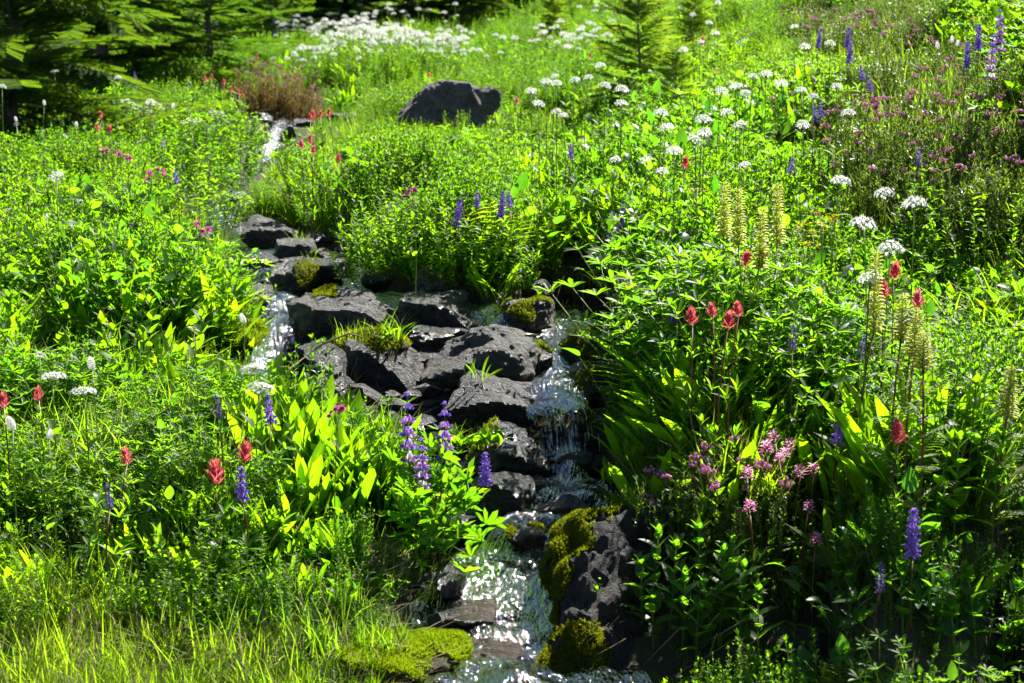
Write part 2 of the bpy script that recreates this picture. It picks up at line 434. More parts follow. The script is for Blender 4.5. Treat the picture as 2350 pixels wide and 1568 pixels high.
def herb_palm(mb, h=0.3, n=22, r=0.04):
    for k in range(n):
        L = h * U(0.4, 1.05); d = rdir(U(0.05, 0.75)); pts = arc((U(-.04, .04), U(-.04, .04), 0), d, L, 4, U(-.2, .5))
        tube(mb, pts, 0.0015, 0.001, M_STEM, 3)
        palm_leaf(mb, pts[-1], (d + Vector((0, 0, 1))).normalized() + rdir(U(0, 1)) * 0.5, r * U(0.75, 1.15), M_PALM)


def herb_broad(mb, h=0.24, n=12, mat=None):
    mat = mat or M_COOL
    for k in range(n):
        L = h * U(0.35, 1.0); d = rdir(U(0.05, 0.7)); pts = arc((U(-.05, .05), U(-.05, .05), 0), d, L, 4, U(0, .5))
        tube(mb, pts, 0.0018, 0.0012, M_STEM, 3)
        d2 = (pts[-1] - pts[-2]).normalized() + rdir(1.3) * 0.5; ln = U(0.03, 0.06)
        leaf(mb, pts[-1], d2, ln, ln * U(0.5, 0.68), mat, U(0.2, 1.1), U(-.5, .5), 4, 'ovate', 0.25)


def frond(mb, p, d, L, mat, n=11, lw=0.28):
    pts = arc(p, d, L, 6, U(0.4, 1.1)); tube(mb, pts, 0.0014, 0.0006, M_STEM, 3)
    for k in range(n):
        t = (k + 1.5) / (n + 1.5) * 6; i = min(5, int(t)); q = pts[i].lerp(pts[i + 1], t - i); dd = (pts[i + 1] - pts[i]).normalized()
        sd = dd.cross(Vector((0, 0, 1))).normalized(); ll = L * lw * math.sin(math.pi * (0.15 + 0.8 * (k + 1) / (n + 1)))
        for s in (-1, 1): leaf(mb, q, sd * s + dd * 0.55 + Vector((0, 0, .12)), ll, ll * 0.26, mat, 0.4, U(-.3, .3), 2, 'lance', 0.3)


def dead_stalk(mb):
    for k in range(5):
        pts = arc((U(-.04, .04), U(-.04, .04), 0), rdir(U(.1, .7)), U(.15, .34), 5, U(-.2, .9)); tube(mb, pts, .0014, .0007, M_STRAW if k % 2 else M_RSTEM, 3)
        for j in range(4): leaf(mb, pts[1 + j], rdir(U(.8, 2.2)), U(.02, .045), U(.004, .009), M_STRAW, U(.5, 2), U(-1, 1), 3, 'lance', .6)
        blob(mb, pts[-1], .004, M_STRAW, (.8, .8, 1.6))


def herb_fern(mb, h=0.28, n=9):
    for k in range(n): frond(mb, (U(-.03, .03), U(-.03, .03), 0), rdir(U(0.1, 0.7)), h * U(0.6, 1.1), M_FERN)


def grass_tuft(mb, h=0.22, n=45, mat=None, spread=0.05, wd=0.0042, dry=0.08):
    for k in range(n):
        L = h * U(0.4, 1.1)
        leaf(mb, (U(-spread, spread), U(-spread, spread), 0), rdir(abs(random.gauss(0, .32))), L, wd * U(0.7, 1.4),
             M_STRAW if random.random() < dry else (mat or M_GRASS), U(0.1, 1.3), U(-1.5, 1.5), 4, 'grass')


def heather_tuft(mb, h=0.17, n=34):
    for k in range(n):
        L = h * U(0.55, 1.05); pts = arc((U(-.06, .06), U(-.06, .06), 0), rdir(U(0, 0.5)), L, 4, U(-.3, .1))
        tube(mb, pts, 0.0012, 0.0008, M_HEATHER, 3)
        m = int(L / 0.0036)
        for j in range(m):
            t = (0.04 + 0.96 * j / m) * 4; i = min(3, int(t)); q = pts[i].lerp(pts[i + 1], t - i)
            leaf(mb, q, rdir(U(0.6, 1.2)), U(.009, .015), 0.0032, M_HEATHER, 0, U(-1, 1), 1, 'grass', tint=0.3 + 0.7 * j / m)


def straw_bits(mb):
    for k in range(26):
        leaf(mb, (U(-.09, .09), U(-.09, .09), U(.0, .015)), rdir(U(1.1, 1.55)), U(.05, .16), .003, M_STRAW, U(-.2, .3), U(-1, 1), 3, 'grass')


def make_variants(name, fn, cnt, **kw):
    res = []
    for k in range(cnt):
        mb = MB(); fn(mb, **kw); res.append(mb.mesh(name))
    return res


# ------------------------------------------------------------------ the lie of the land
# soil heights read from the photograph: (px, row, distance)
CTRL = [
    # near left bank
    (-300, 1640, 2.7), (0, 1600, 2.7), (300, 1570, 2.75), (600, 1500, 2.9), (880, 1545, 2.78), (980, 1590, 2.7), (0, 1380, 3.05), (300, 1340, 3.15),
    (700, 1345, 3.1), (880, 1400, 3.05), (480, 1250, 3.3), (850, 1250, 3.35), (100, 1200, 3.4), (660, 1095, 3.62), (400, 1090, 3.65), (850, 1150, 3.55),
    (-300, 1250, 3.4), (100, 1000, 4.0), (-300, 950, 4.2), (350, 980, 4.05), (540, 990, 4.0), (100, 890, 4.5), (400, 880, 4.5), (540, 850, 4.7),
    (100, 720, 5.3), (400, 720, 5.2), (-300, 700, 5.3), (100, 560, 6.4), (400, 590, 6.2), (-300, 540, 6.5), (200, 460, 7.8), (-200, 440, 7.8), (420, 490, 7.4),
    (100, 395, 9.0), (380, 385, 9.4), (-300, 370, 9.2), (500, 350, 10.2), (470, 300, 11.5), (300, 310, 11.5), (-200, 270, 12.5), (560, 265, 12.3),
    # between stream and big boulder
    (740, 560, 6.5), (640, 470, 7.7), (760, 460, 7.7), (900, 600, 6.0), (960, 640, 5.5), (1100, 640, 5.6), (1000, 480, 7.2), (700, 385, 9.4), (850, 380, 9.4),
    (1000, 412, 9.2), (830, 310, 11.2), (1030, 312, 10.9), (1200, 370, 9.6), (720, 270, 12.5), (900, 235, 13.5), (1100, 250, 12.6),
    # floor of the gully
    (700, 880, 4.45), (850, 1010, 4.02), (1000, 1060, 3.9), (1000, 930, 4.35), (1150, 930, 4.2), (1400, 950, 4.15), (1420, 820, 4.7), (1380, 1060, 3.8),
    # right bank of the gully
    (1250, 560, 6.1), (1400, 560, 5.8), (1300, 480, 7.0), (1500, 600, 5.4), (1450, 475, 6.4), (1530, 850, 4.3), (1570, 750, 4.6), (1600, 940, 3.95), (1575, 1070, 3.6),
    (1650, 660, 5.0), (1650, 530, 5.8), (1700, 450, 6.6), (1500, 380, 7.9), (1750, 350, 7.4), (1700, 290, 8.4), (1500, 300, 9.4), (1350, 300, 10.2),
    # right slope
    (1800, 1130, 3.45), (2000, 1190, 3.22), (2300, 1180, 3.2), (2700, 1160, 3.2), (1700, 1215, 3.16), (2000, 1195, 3.08), (2300, 1190, 3.08), (2700, 1190, 3.08), (1800, 910, 4.0), (2050, 940, 3.9), (2300, 960, 3.9), (2700, 880, 4.0),
    (1850, 720, 4.9), (2050, 720, 4.8), (2300, 720, 4.6), (2700, 640, 4.6), (1900, 560, 5.5), (2100, 500, 5.5), (2300, 420, 5.3), (2700, 340, 5.2),
    (1950, 420, 6.2), (2150, 330, 6.0), (2330, 270, 5.8), (2700, 150, 5.9), (1950, 270, 7.3), (2150, 200, 7.0), (2330, 150, 6.9), (2700, 0, 7.2),
    (1850, 200, 8.6), (2100, 100, 8.6), (2330, 30, 8.6), (2700, -150, 9.0),
    # shaded foot of the right bank
    (1620, 1480, 2.98), (1900, 1500, 2.97), (2300, 1500, 2.97), (2700, 1500, 2.97), (1750, 1460, 3.02), (1900, 1750, 2.6), (2300, 1750, 2.6),
    # far meadow
    (300, 215, 15), (600, 205, 15), (800, 190, 15.5), (1000, 185, 15.5), (1250, 200, 14.5), (1500, 200, 12.5), (1700, 150, 12), (2000, 30, 12.5), (2400, -120, 13),
    (-300, 200, 16), (300, 110, 21), (700, 120, 20), (950, 110, 19.5), (1200, 115, 18.5), (1400, 95, 18), (1700, 20, 17), (2200, -150, 18), (-300, 100, 22),
    (300, 40, 28), (700, 75, 25), (1000, 60, 24.5), (1300, 40, 24), (1700, -60, 24), (2300, -300, 26), (-400, 20, 30),
    (300, -70, 42), (900, -60, 40), (1500, -140, 40), (2300, -420, 42), (-400, -90, 44),
    (300, -220, 75), (1175, -230, 75), (2300, -420, 75),
    # before the camera
    (-300, 2100, 2.0), (300, 2050, 2.0), (900, 2100, 2.0), (1700, 2100, 2.0), (2500, 2150, 2.0),
]
_cp = np.array([P(*c)[:] for c in CTRL])


def _q(x, y):
    yc = np.clip(y, 1.8, 75.0); return np.stack([np.clip(x / yc, -0.62, 0.62) * 4.2, np.log(yc) * 1.25], -1)


def _tps(r): return np.where(r > 1e-9, r * r * np.log(r + 1e-12), 0.0)


_A = _q(_cp[:, 0], _cp[:, 1]); _n = len(_A)
_K = _tps(np.linalg.norm(_A[:, None] - _A[None], axis=-1)) + np.eye(_n) * 0.004
_Pm = np.concatenate([np.ones((_n, 1)), _A], 1)
# fit the height divided by distance-like scale so that far errors count like near ones
_sol = np.linalg.solve(np.block([[_K, _Pm], [_Pm.T, np.zeros((3, 3))]]), np.concatenate([(_cp[:, 2] - CAM.z) / _cp[:, 1], np.zeros(3)]))


def land(x, y):
    x = np.atleast_1d(np.asarray(x, float)); y = np.atleast_1d(np.asarray(y, float)); out = np.empty(len(x))
    for a in range(0, len(x), 20000):
        q = _q(x[a:a + 20000], y[a:a + 20000])
        k = _tps(np.linalg.norm(q[:, None] - _A[None], axis=-1))
        out[a:a + 20000] = k @ _sol[:_n] + _sol[_n] + q @ _sol[_n + 1:]
    z = CAM.z + out * np.clip(y, 1.8, 75.0)
    z = z + np.clip(y - 75, 0, None) * 0.25
    pts = np.stack([x, y, np.zeros_like(x)], -1)
    z = z + 0.085 * fbm(pts * 1.5, 3, 3) * np.clip(y / 6 - .1, .3, 2.5) + 0.02 * fbm(pts * 7, 3, 5)
    return z


# ------------------------------------------------------------------ the stream: (px, row, distance, half width in m, froth 0..1)
STREAM = {
    'main': [(700, 222, 14.0, .10, .3), (675, 245, 13.0, .12, .4), (652, 268, 12.2, .15, .6), (628, 308, 11.2, .13, .75), (612, 345, 10.4, .17, .8), (582, 388, 9.4, .09, .62),
             (515, 440, 8.5, .11, .7), (480, 470, 7.9, .13, .74), (520, 520, 7.0, .12, .6), (600, 568, 6.3, .17, .5), (690, 592, 6.0, .30, .45), (700, 640, 5.55, .28, .4)],
    'left': [(600, 575, 6.1, .14, .6), (590, 640, 5.65, .12, .5), (640, 690, 5.25, .14, .62), (650, 722, 5.05, .08, .6), (622, 775, 4.8, .07, .65), (600, 830, 4.5, .08, .68), (600, 880, 4.3, .09, .5),
             (720, 1000, 4.1, .1, .3), (960, 1075, 3.92, .1, .2), (1240, 1092, 3.78, .1, .3)],
    'right': [(740, 590, 5.95, .16, .45), (800, 612, 5.7, .13, .5), (812, 640, 5.5, .07, .5), (820, 668, 5.42, .07, .3), (930, 690, 5.25, .12, .2), (1080, 690, 5.15, .12, .5), (1160, 720, 5.0, .12, .2),
              (1210, 798, 4.66, .2, .1), (1270, 812, 4.52, .11, .2), (1275, 850, 4.3, .08, .5), (1262, 885, 4.12, .11, .66), (1285, 925, 3.96, .10, .62), (1302, 965, 3.9, .08, .55), (1310, 1010, 3.87, .075, .55),
              (1314, 1062, 3.83, .08, .62), (1315, 1088, 3.76, .11, .62), (1300, 1125, 3.65, .13, .6), (1285, 1165, 3.56, .14, .5), (1265, 1205, 3.46, .16, .62), (1225, 1260, 3.34, .19, .52), (1185, 1310, 3.22, .20, .58),
              (1165, 1390, 3.06, .21, .6), (1175, 1470, 2.92, .20, .68), (1195, 1530, 2.8, .22, .55), (1210, 1600, 2.66, .25, .4), (1240, 1760, 2.4, .28, .3), (1260, 2050, 2.0, .3, .2), (1280, 2600, 1.5, .32, .1)],
    'pool': [(1330, 700, 5.45, .12, .0), (1300, 742, 5.15, .18, .1), (1275, 780, 4.85, .2, .05), (1262, 808, 4.6, .16, .1)],
}


def catmull(pts, step):
    pts = [np.array(p, float) for p in pts]; out = []
    for i in range(len(pts) - 1):
        p0 = pts[max(i - 1, 0)]; p1 = pts[i]; p2 = pts[i + 1]; p3 = pts[min(i + 2, len(pts) - 1)]
        n = max(2, int(np.linalg.norm(p2[:3] - p1[:3]) / step))
        for k in range(n):
            t = k / n
            out.append(0.5 * ((2 * p1) + (-p0 + p2) * t + (2 * p0 - 5 * p1 + 4 * p2 - p3) * t * t + (-p0 + 3 * p1 - 3 * p2 + p3) * t ** 3))
    out.append(pts[-1]); return np.array(out)


PATHS = {}
for nm, c in STREAM.items():
    arr = [tuple(P(a, b, d)) + (hw * (.78 if 3.9 < d < 9 else (.95 if d < 9 else .68)), fo * (.62 if d < 3.72 else (.8 if d < 8.6 else .98))) for a, b, d, hw, fo in c]
    s = catmull(arr, 0.012)
    s[:, 2] = np.minimum.accumulate(s[:, 2])                # water never runs uphill
    PATHS[nm] = s
_all = np.concatenate([s[::3] for s in PATHS.values()])


def stream_info(x, y):
    """distance beyond the water's edge and the water height there"""
    x = np.atleast_1d(np.asarray(x, float)); y = np.atleast_1d(np.asarray(y, float))
    e = np.full(len(x), 9.0); wz = np.zeros(len(x))
    for a in range(0, len(x), 8000):
        d = np.hypot(x[a:a + 8000, None] - _all[None, :, 0], y[a:a + 8000, None] - _all[None, :, 1]) - _all[None, :, 3]
        k = np.argmin(d, 1); e[a:a + 8000] = d[np.arange(len(k)), k]; wz[a:a + 8000] = _all[k, 2]
    return e, wz


def G(x, y, info=False):
    x = np.atleast_1d(np.asarray(x, float)); y = np.atleast_1d(np.asarray(y, float))
    z = land(x, y); e = np.full(len(x), 9.0); wz = np.zeros(len(x))
    near = (y < 15) & (y > 0.8)
    if near.any():
        e[near], wz[near] = stream_info(x[near], y[near])
        zz = np.minimum(z[near], wz[near] - 0.05 + np.clip(e[near], 0, None) * 1.5)
        sup = np.clip(1 - np.clip(e[near], 0, None) / 0.12, 0, 1)
        zz = np.where(e[near] < 0.12, np.maximum(zz, wz[near] - 0.09 - .3 * (1 - sup)), zz)
        z[near] = zz
    return (z, e) if info else z


def solve(px, row, h, y0=2.2, y1=26.0):
    """where along the line of sight a plant of height h would have its top: returns base point and top point"""
    ys = np.exp(np.linspace(math.log(y0), math.log(y1), 260))
    pts = np.array([P(px, row, y)[:] for y in ys]); g = pts[:, 2] - G(pts[:, 0], pts[:, 1])
    ok = np.where(g <= h)[0]
    k = ok[0] if len(ok) else int(np.argmin(g))
    p = Vector(pts[k]); return Vector((p.x, p.y, p.z - g[k])), p


GULLY = [(520, 575), (540, 520), (660, 500), (850, 585), (905, 655), (1110, 655), (1210, 630), (1330, 640), (1440, 700), (1520, 800), (1500, 960), (1440, 1050), (1360, 1110), (1250, 1330),
         (1040, 1420), (1000, 1330), (985, 1180), (900, 1085), (800, 1040), (700, 1010), (640, 965), (570, 860), (545, 760)]


def in_poly(px, row, poly):
    c = np.zeros(len(px), bool); n = len(poly)
    for i in range(n):
        x1, y1 = poly[i]; x2, y2 = poly[(i + 1) % n]
        if y1 == y2: continue
        c ^= ((y1 > row) != (y2 > row)) & (px < (x2 - x1) * (row - y1) / (y2 - y1) + x1)
    return c


# ground sheet
ys = np.concatenate([np.linspace(-4, 1.9, 16), np.exp(np.arange(math.log(2.0), math.log(13.5), 0.0075)), np.exp(np.linspace(math.log(13.6), math.log(420), 90))])
s_ = np.linspace(-1, 1, 321); us = 0.36 * s_ + 0.84 * s_ ** 3
gx = us[None, :] * (np.abs(ys)[:, None] + 3.0); gy = np.repeat(ys[:, None], len(us), 1)
gz = G(gx.ravel(), gy.ravel())
nr, nc = gx.shape
idx = np.arange(nr * nc).reshape(nr, nc)
quads = np.stack([idx[:-1, :-1], idx[:-1, 1:], idx[1:, 1:], idx[1:, :-1]], -1).reshape(-1, 4)


def np_mesh(name, V, F, mat, smooth=True):
    me = bpy.data.meshes.new(name); V = np.asarray(V, np.float32); F = np.asarray(F, np.int32); k = F.shape[1]
    me.vertices.add(len(V)); me.vertices.foreach_set('co', V.ravel())
    me.loops.add(F.size); me.loops.foreach_set('vertex_index', F.ravel())
    me.polygons.add(len(F)); me.polygons.foreach_set('loop_start', np.arange(0, F.size, k, dtype=np.int32))
    me.polygons.foreach_set('use_smooth', np.full(len(F), smooth)); me.materials.append(mat)
    me.update(calc_edges=True); return me


gz2, ge = G(gx.ravel(), gy.ravel(), True)
gme = np_mesh('ground', np.stack([gx.ravel(), gy.ravel(), gz], -1), quads, M_SOIL)
ground = link('ground', gme); gpx, grow = project(gx.ravel(), gy.ravel(), gz); wet = np.clip(1 - ge / .05, 0, 1); wet[in_poly(gpx, grow, GULLY) & (gy.ravel() > 2)] = 1  # wet bed, and the gully floor darkened to stand for shade between rocks
at = gme.attributes.new('wet', 'FLOAT', 'POINT'); at.data.foreach_set('value', wet.astype(np.float32))
tag(ground, 'mossy soil of the sloping mountain meadow and its stream gully', 'ground', kind='structure')

# water ribbons
wv = []; wf = []; wfo = []; wfl = []; base = 0
for nm, s in PATHS.items():
    s = s[::1]; n = len(s); t = np.gradient(s[:, :2], axis=0)
    for _ in range(30): t = (t + np.roll(t, 1, 0) + np.roll(t, -1, 0)) / 3
    t[:15] = t[15]; t[-15:] = t[-15]
    t /= np.linalg.norm(t, axis=1)[:, None] + 1e-9; nv = np.stack([-t[:, 1], t[:, 0]], -1)
    a = np.linspace(-1.12, 1.12, 29); L = np.concatenate([[0], np.cumsum(np.linalg.norm(np.diff(s[:, :3], axis=0), axis=1))])
    X = s[:, None, 0] + nv[:, None, 0] * a[None] * s[:, None, 3]; Y = s[:, None, 1] + nv[:, None, 1] * a[None] * s[:, None, 3]
    Z = np.repeat(s[:, None, 2], len(a), 1)
    W = a[None] * s[:, None, 3]; LL = np.repeat(L[:, None], len(a), 1)
    q = np.stack([LL.ravel() * 9, W.ravel() * 20, np.zeros(LL.size)], -1)
    q2 = np.stack([X.ravel() * 7, Y.ravel() * 7, np.zeros(LL.size)], -1)
    slope = np.clip(-np.gradient(s[:, 2]) / (np.gradient(L) + 1e-6), 0, 1)
    q3 = np.stack([LL.ravel() * 5.5, W.ravel() * 5, np.full(LL.size, 3.3)], -1)
    rip = (fbm(q, 3, 11) * 0.02 + fbm(q2, 3, 12) * 0.03 + np.abs(fbm(q3, 2, 13)) * 0.05 - .012).reshape(Z.shape)
    fine = np.clip(1.4 - s[:, 1] / 8, .2, 1)[:, None]
    nz = np.sqrt(np.clip(1 - slope ** 2, 0, 1))[:, None]
    Z = Z + rip * fine * (0.35 + 0.65 * nz) - 0.02 * (np.abs(a[None]) ** 3)
    Y = Y - slope[:, None] * rip * 1.6                     # the falling sheet bulges towards the viewer in ropes
    V = np.stack([X.ravel(), Y.ravel(), Z.ravel()], -1)
    ii = np.arange(n * len(a)).reshape(n, len(a)) + base
    wf.append(np.stack([ii[:-1, :-1], ii[:-1, 1:], ii[1:, 1:], ii[1:, :-1]], -1).reshape(-1, 4)); wv.append(V)
    fo = s[:, 4][:, None] * 0.8 * (1 - 0.25 * np.abs(a[None])) + 0.22 * np.clip(slope[:, None] * 1.6 - .5, 0, 1)
    wfo.append(fo.ravel()); wfl.append(np.stack([LL.ravel(), W.ravel() * 1.0, np.zeros(LL.size)], -1)); base += n * len(a)
wme = np_mesh('stream_water', np.concatenate(wv), np.concatenate(wf), M_WATER)
at = wme.attributes.new('foam', 'FLOAT', 'POINT'); at.data.foreach_set('value', np.concatenate(wfo).astype(np.float32))
at = wme.attributes.new('flow', 'FLOAT_VECTOR', 'POINT'); at.data.foreach_set('vector', np.concatenate(wfl).astype(np.float32).ravel())
water = link('stream_water', wme); tag(water, 'clear mountain stream tumbling over rocks in small glittering cascades', 'stream', kind='structure')

# ------------------------------------------------------------------ rocks
_ico = {}


def ico(sub):
    if sub not in _ico:
        bm = bmesh.new(); bmesh.ops.create_icosphere(bm, subdivisions=sub, radius=1.0)
        bm.verts.ensure_lookup_table()
        _ico[sub] = (np.array([v.co[:] for v in bm.verts]), np.array([[v.index for v in f.verts] for f in bm.faces])); bm.free()
    return _ico[sub]


ROCKS = []       # footprints: x, y, half width, half depth, top z


def rock_shape(dims, seed, sub=4, nplanes=13, top=None, rough=0.06, extra=None):
    r = np.random.default_rng(seed); D, F = ico(sub)
    n = r.normal(size=(nplanes, 3)); n /= np.linalg.norm(n, axis=1)[:, None]; h = r.uniform(0.66, 1.0, nplanes)
    if top is not None:
        t = np.array(top, float); hh = np.linalg.norm(t); n = np.vstack([n, t / hh]); h = np.append(h, hh)
    for ex in (extra or []):
        t = np.array(ex, float); hh = np.linalg.norm(t); n = np.vstack([n, t / hh]); h = np.append(h, hh)
    dp = D @ n.T; inv = np.where(dp > 0.02, dp / h[None], 0)
    rad = (np.sum(np.clip(inv, 0, None) ** 60, 1) + 1e-30) ** (-1 / 60); rad = np.minimum(rad, 1.5)
    V = D * rad[:, None]; mn = V.min(0); mx = V.max(0); V = (V - (mn + mx) / 2) / (mx - mn)
    V = V * np.array(dims)
    sc = (dims[0] * dims[1] * dims[2]) ** (1 / 3); o = r.uniform(0, 50, 3)
    q = V / sc + o
    f = fbm(q * 1.6, 2, seed % 90) * 0.6 + (np.abs(fbm(q * 4.5, 3, seed % 77)) - .25) * -0.45 + fbm(q * 14, 3, 5) * 0.28
    stp = q[:, 2] * 5 + fbm(q * 1.6, 2, 9) * 2.2; f = f + (np.abs(stp - np.round(stp)) - .25) * 0.5; big = q @ np.array([.6, .5, .62]) * 2.3 + fbm(q * 1.3, 2, 19) * 1.6; f = f + (np.floor(big) % 2) * np.clip((np.abs(big - np.round(big)) * 6), 0, 1) * 0.32
    return V + D * (f * rough * 1.5 * sc)[:, None], F


def moss_part(parent, V, F, fn, seed, n_blades=2500, tk=0.006, bl=0.006, mat=None):
    mat = mat or M_MOSS
    """a cushion of moss on the faces of a rock that fn accepts, with its tiny upright shoots"""
    A, B, C = V[F[:, 0]], V[F[:, 1]], V[F[:, 2]]; nr_ = np.cross(B - A, C - A); ar = np.linalg.norm(nr_, axis=1) + 1e-12; nn = nr_ / ar[:, None]
    cen = (A + B + C) / 3; keep = fn(cen, nn)
    if keep.sum() < 4: return None
    r = np.random.default_rng(seed); shell = keep & (vnoise(cen * 55, 21) + .6 * vnoise(cen * 140, 22) > -.15); Fk = F[shell] if shell.sum() > 3 else F[keep]; mb = MB()
    used, inv = np.unique(Fk, return_inverse=True); vn = np.zeros_like(V)
    for k in range(3): np.add.at(vn, F[:, k], nr_)
    vn /= np.linalg.norm(vn, axis=1)[:, None] + 1e-12
    off = tk * (0.6 + 0.6 * vnoise(V[used] * 90, 4))
    mb.addn(V[used] + vn[used] * off[:, None], inv.reshape(-1, 3), mat, r.uniform(0.2, .6, len(used)))
    pk = r.choice(np.where(keep)[0], n_blades, p=ar[keep] / ar[keep].sum()); u = r.random((n_blades, 2)); fl = u.sum(1) > 1; u[fl] = 1 - u[fl]
    p = A[pk] + (B - A)[pk] * u[:, :1] + (C - A)[pk] * u[:, 1:]
    d = nn[pk] + r.normal(size=(n_blades, 3)) * 0.45 + np.array([0, 0, .35]); d /= np.linalg.norm(d, axis=1)[:, None]
    sd = np.cross(d, r.normal(size=(n_blades, 3))); sd /= np.linalg.norm(sd, axis=1)[:, None]
    L = bl * r.uniform(.5, 1.4, n_blades)[:, None]; bw = 0.0016
    TV = np.stack([p + nn[pk] * tk * .5 - sd * bw, p + nn[pk] * tk * .5 + sd * bw, p + nn[pk] * tk * .5 + d * L + nn[pk] * tk * .4], 1).reshape(-1, 3)
    mb.addn(TV, np.arange(len(TV)).reshape(-1, 3), mat, np.repeat(r.random(n_blades), 3))
    o = link('moss', mb.mesh('moss'), parent); o['kind'] = 'stuff'; return o


def rock(label, cx, base_row, y, w_px, h_px, depth, mat, seed, top=None, rough=0.06, rotz=0.0, sub=4, bury=0.25, moss=None, extra=None, group='rocks along the stream', name='rock', cat='rock', tilt=(0, 0), nplanes=20, mb_n=1200):
    wdt = w_px * y / FPX; hgt = h_px * y / FPX
    p = P(cx, base_row, y); full = hgt * (1 + bury)
    if y > 7.0: p.z = float(G(p.x, p.y + depth * .5)[0]) - .02
    V, F = rock_shape((wdt, depth, full), seed, sub, nplanes, top, rough, extra)
    me = np_mesh(name, V, F, mat, False)
    o = link(name, me, None, (p.x, p.y + depth * 0.5, p.z + hgt - full / 2), (tilt[0], tilt[1], rotz)); tag(o, label, cat, group)
    ROCKS.append((p.x, p.y + depth * .5, wdt * .5, depth * .5, p.z + hgt))
    if moss: moss_part(o, V, F, moss, seed, mb_n)
    return o


TOPFLAT = (0, 0, 0.62)
up_moss = lambda thr, nt=0.0, sc=18: (lambda c, n: (n[:, 2] > thr) & (vnoise(c * sc, 8) > nt))

rock('large grey boulder standing alone in the sunny meadow', 1028, 305, 10.7, 240, 135, 0.55, M_PALE, 23, (.05, .02, 0.56), 0.09, 0.05, 5, .3, nplanes=7,
     extra=[(0.25, -0.6, 0.2), (-0.52, -.05, 0.42), (0.75, 0, 0.05), (-.2, -.5, .3)], group=None, name='boulder', cat='boulder')
rock('dark stone under a tuft of grass left of the large boulder', 792, 262, 11.6, 95, 58, 0.3, M_DARK, 31, TOPFLAT)
rock('small dark stone at the right foot of the large boulder', 1150, 305, 10.4, 70, 40, 0.2, M_DARK, 37)
rock('pale stone half hidden among the white flowers of the far meadow', 1236, 112, 16.5, 38, 34, 0.2, M_ROCK, 41)
rock('brownish rock on the left edge of the upper falls', 596, 335, 10.7, 42, 66, 0.22, M_BROWN, 43)
rock('low brown stone beside the lowest step of the upper falls', 575, 392, 9.6, 44, 44, 0.2, M_BROWN, 45)
rock('dark stone on the right edge of the upper stream, under pink flowers', 690, 276, 12.0, 60, 26, 0.2, M_DARK, 47)
rock('dark rock standing in for shade among grasses, top edge of the right slope', 1745, 60, 11.5, 110, 70, 0.3, M_DARK, 48, group=None)  # added rock, stands where a dark patch of shade lies under grass
rock('low wet stones where the upper stream bends behind the left bank', 490, 500, 7.4, 95, 40, 0.22, M_WET, 49)
rock('dark wet stone left of the top of the upper falls', 600, 300, 11.6, 50, 40, 0.2, M_WET, 400)
rock('black stone right of the middle step of the upper falls', 662, 330, 10.9, 44, 36, 0.2, M_WET, 401)
rock('wet stone right of the lowest step of the upper falls', 640, 385, 9.7, 46, 34, 0.2, M_WET, 402)
rock('stone splitting the stream above the left bend', 540, 470, 8.0, 50, 30, 0.2, M_WET, 403)
rock('black stone on the outer side of the left bend', 440, 505, 7.6, 60, 34, 0.2, M_WET, 404)
rock('small stone below the left bend of the upper stream', 545, 545, 6.8, 50, 30, 0.2, M_WET, 405)
rock('sunlit slab with a pale slanted top, highest of the mid-stream rocks', 612, 565, 6.35, 135, 58, 0.32, M_ROCK, 53, (0.1, -0.1, 0.55), extra=[(0, -.6, -.1)])
rock('grey block with a flat sunlit top below the highest slab', 672, 618, 5.95, 108, 60, 0.28, M_ROCK, 57, (0, -.05, .6), extra=[(0, -.6, -.05)])
rock('rounded wet black rock at the left edge of the mid-stream', 588, 655, 5.7, 88, 72, 0.22, M_WET, 59, None, 0.04)
rock('long low dark rock with moss on its right end', 688, 632, 5.72, 150, 38, 0.16, M_DARK, 61, moss=lambda c, n: (c[:, 0] > 0.05) & (n[:, 2] > .1))
rock('small mossy stone at the right end of the long low rock', 735, 606, 5.85, 44, 32, 0.1, M_DARK, 63, moss=up_moss(.2))
rock('pointed dark rock with a yellow-green moss patch on its right flank', 665, 690, 5.38, 125, 80, 0.24, M_WET, 67, (-.1, 0, .9), moss=lambda c, n: (c[:, 0] > 0.015) & (n[:, 0] > -.1) & (n[:, 1] < .3) & (c[:, 2] > -.05))
rock('black wet stone beside the left bank foliage', 570, 718, 5.12, 80, 58, 0.2, M_WET, 71)
rock('thin dark ledge behind the flat-topped boulder', 775, 712, 5.22, 155, 34, 0.14, M_DARK, 73, (0, 0, .4))
rock('dark rock holding the small fall beside the leafy bush', 755, 655, 5.5, 110, 48, 0.2, M_WET, 74, (0, 0, .5))
rock('large flat-topped boulder with a sunlit grey top and dark front', 790, 802, 4.92, 300, 112, 0.36, M_ROCK, 79, (0.02, -.1, .45), 0.07, .1, 5, .25,
     moss=lambda c, n: (n[:, 2] > .5) & (c[:, 0] < -.04) & (c[:, 0] > -.12) & (c[:, 1] > .02), extra=[(0, -.55, -.08), (-.55, -.3, .1)], group='rocks along the stream')
rock('pointed grey rock standing in front of the leafy bush', 1000, 694, 5.22, 115, 72, 0.2, M_ROCK, 83, (-.1, .1, .95), extra=[(.1, -.6, .35)])
rock('small grey rock leaning at the right foot of the pointed grey rock', 1032, 708, 5.08, 85, 36, 0.14, M_ROCK, 84)
rock('wide black block with a wet top between the flat boulder and the trickle', 1022, 798, 4.95, 232, 108, 0.3, M_WET, 89, (.06, -.04, .55), 0.08, -.12, 5, extra=[(0, -.6, 0), (.5, 0, .4)])
rock('small jagged wet stone in front of the wide black block', 985, 808, 4.72, 115, 46, 0.16, M_WET, 97, (0, -.05, .5))
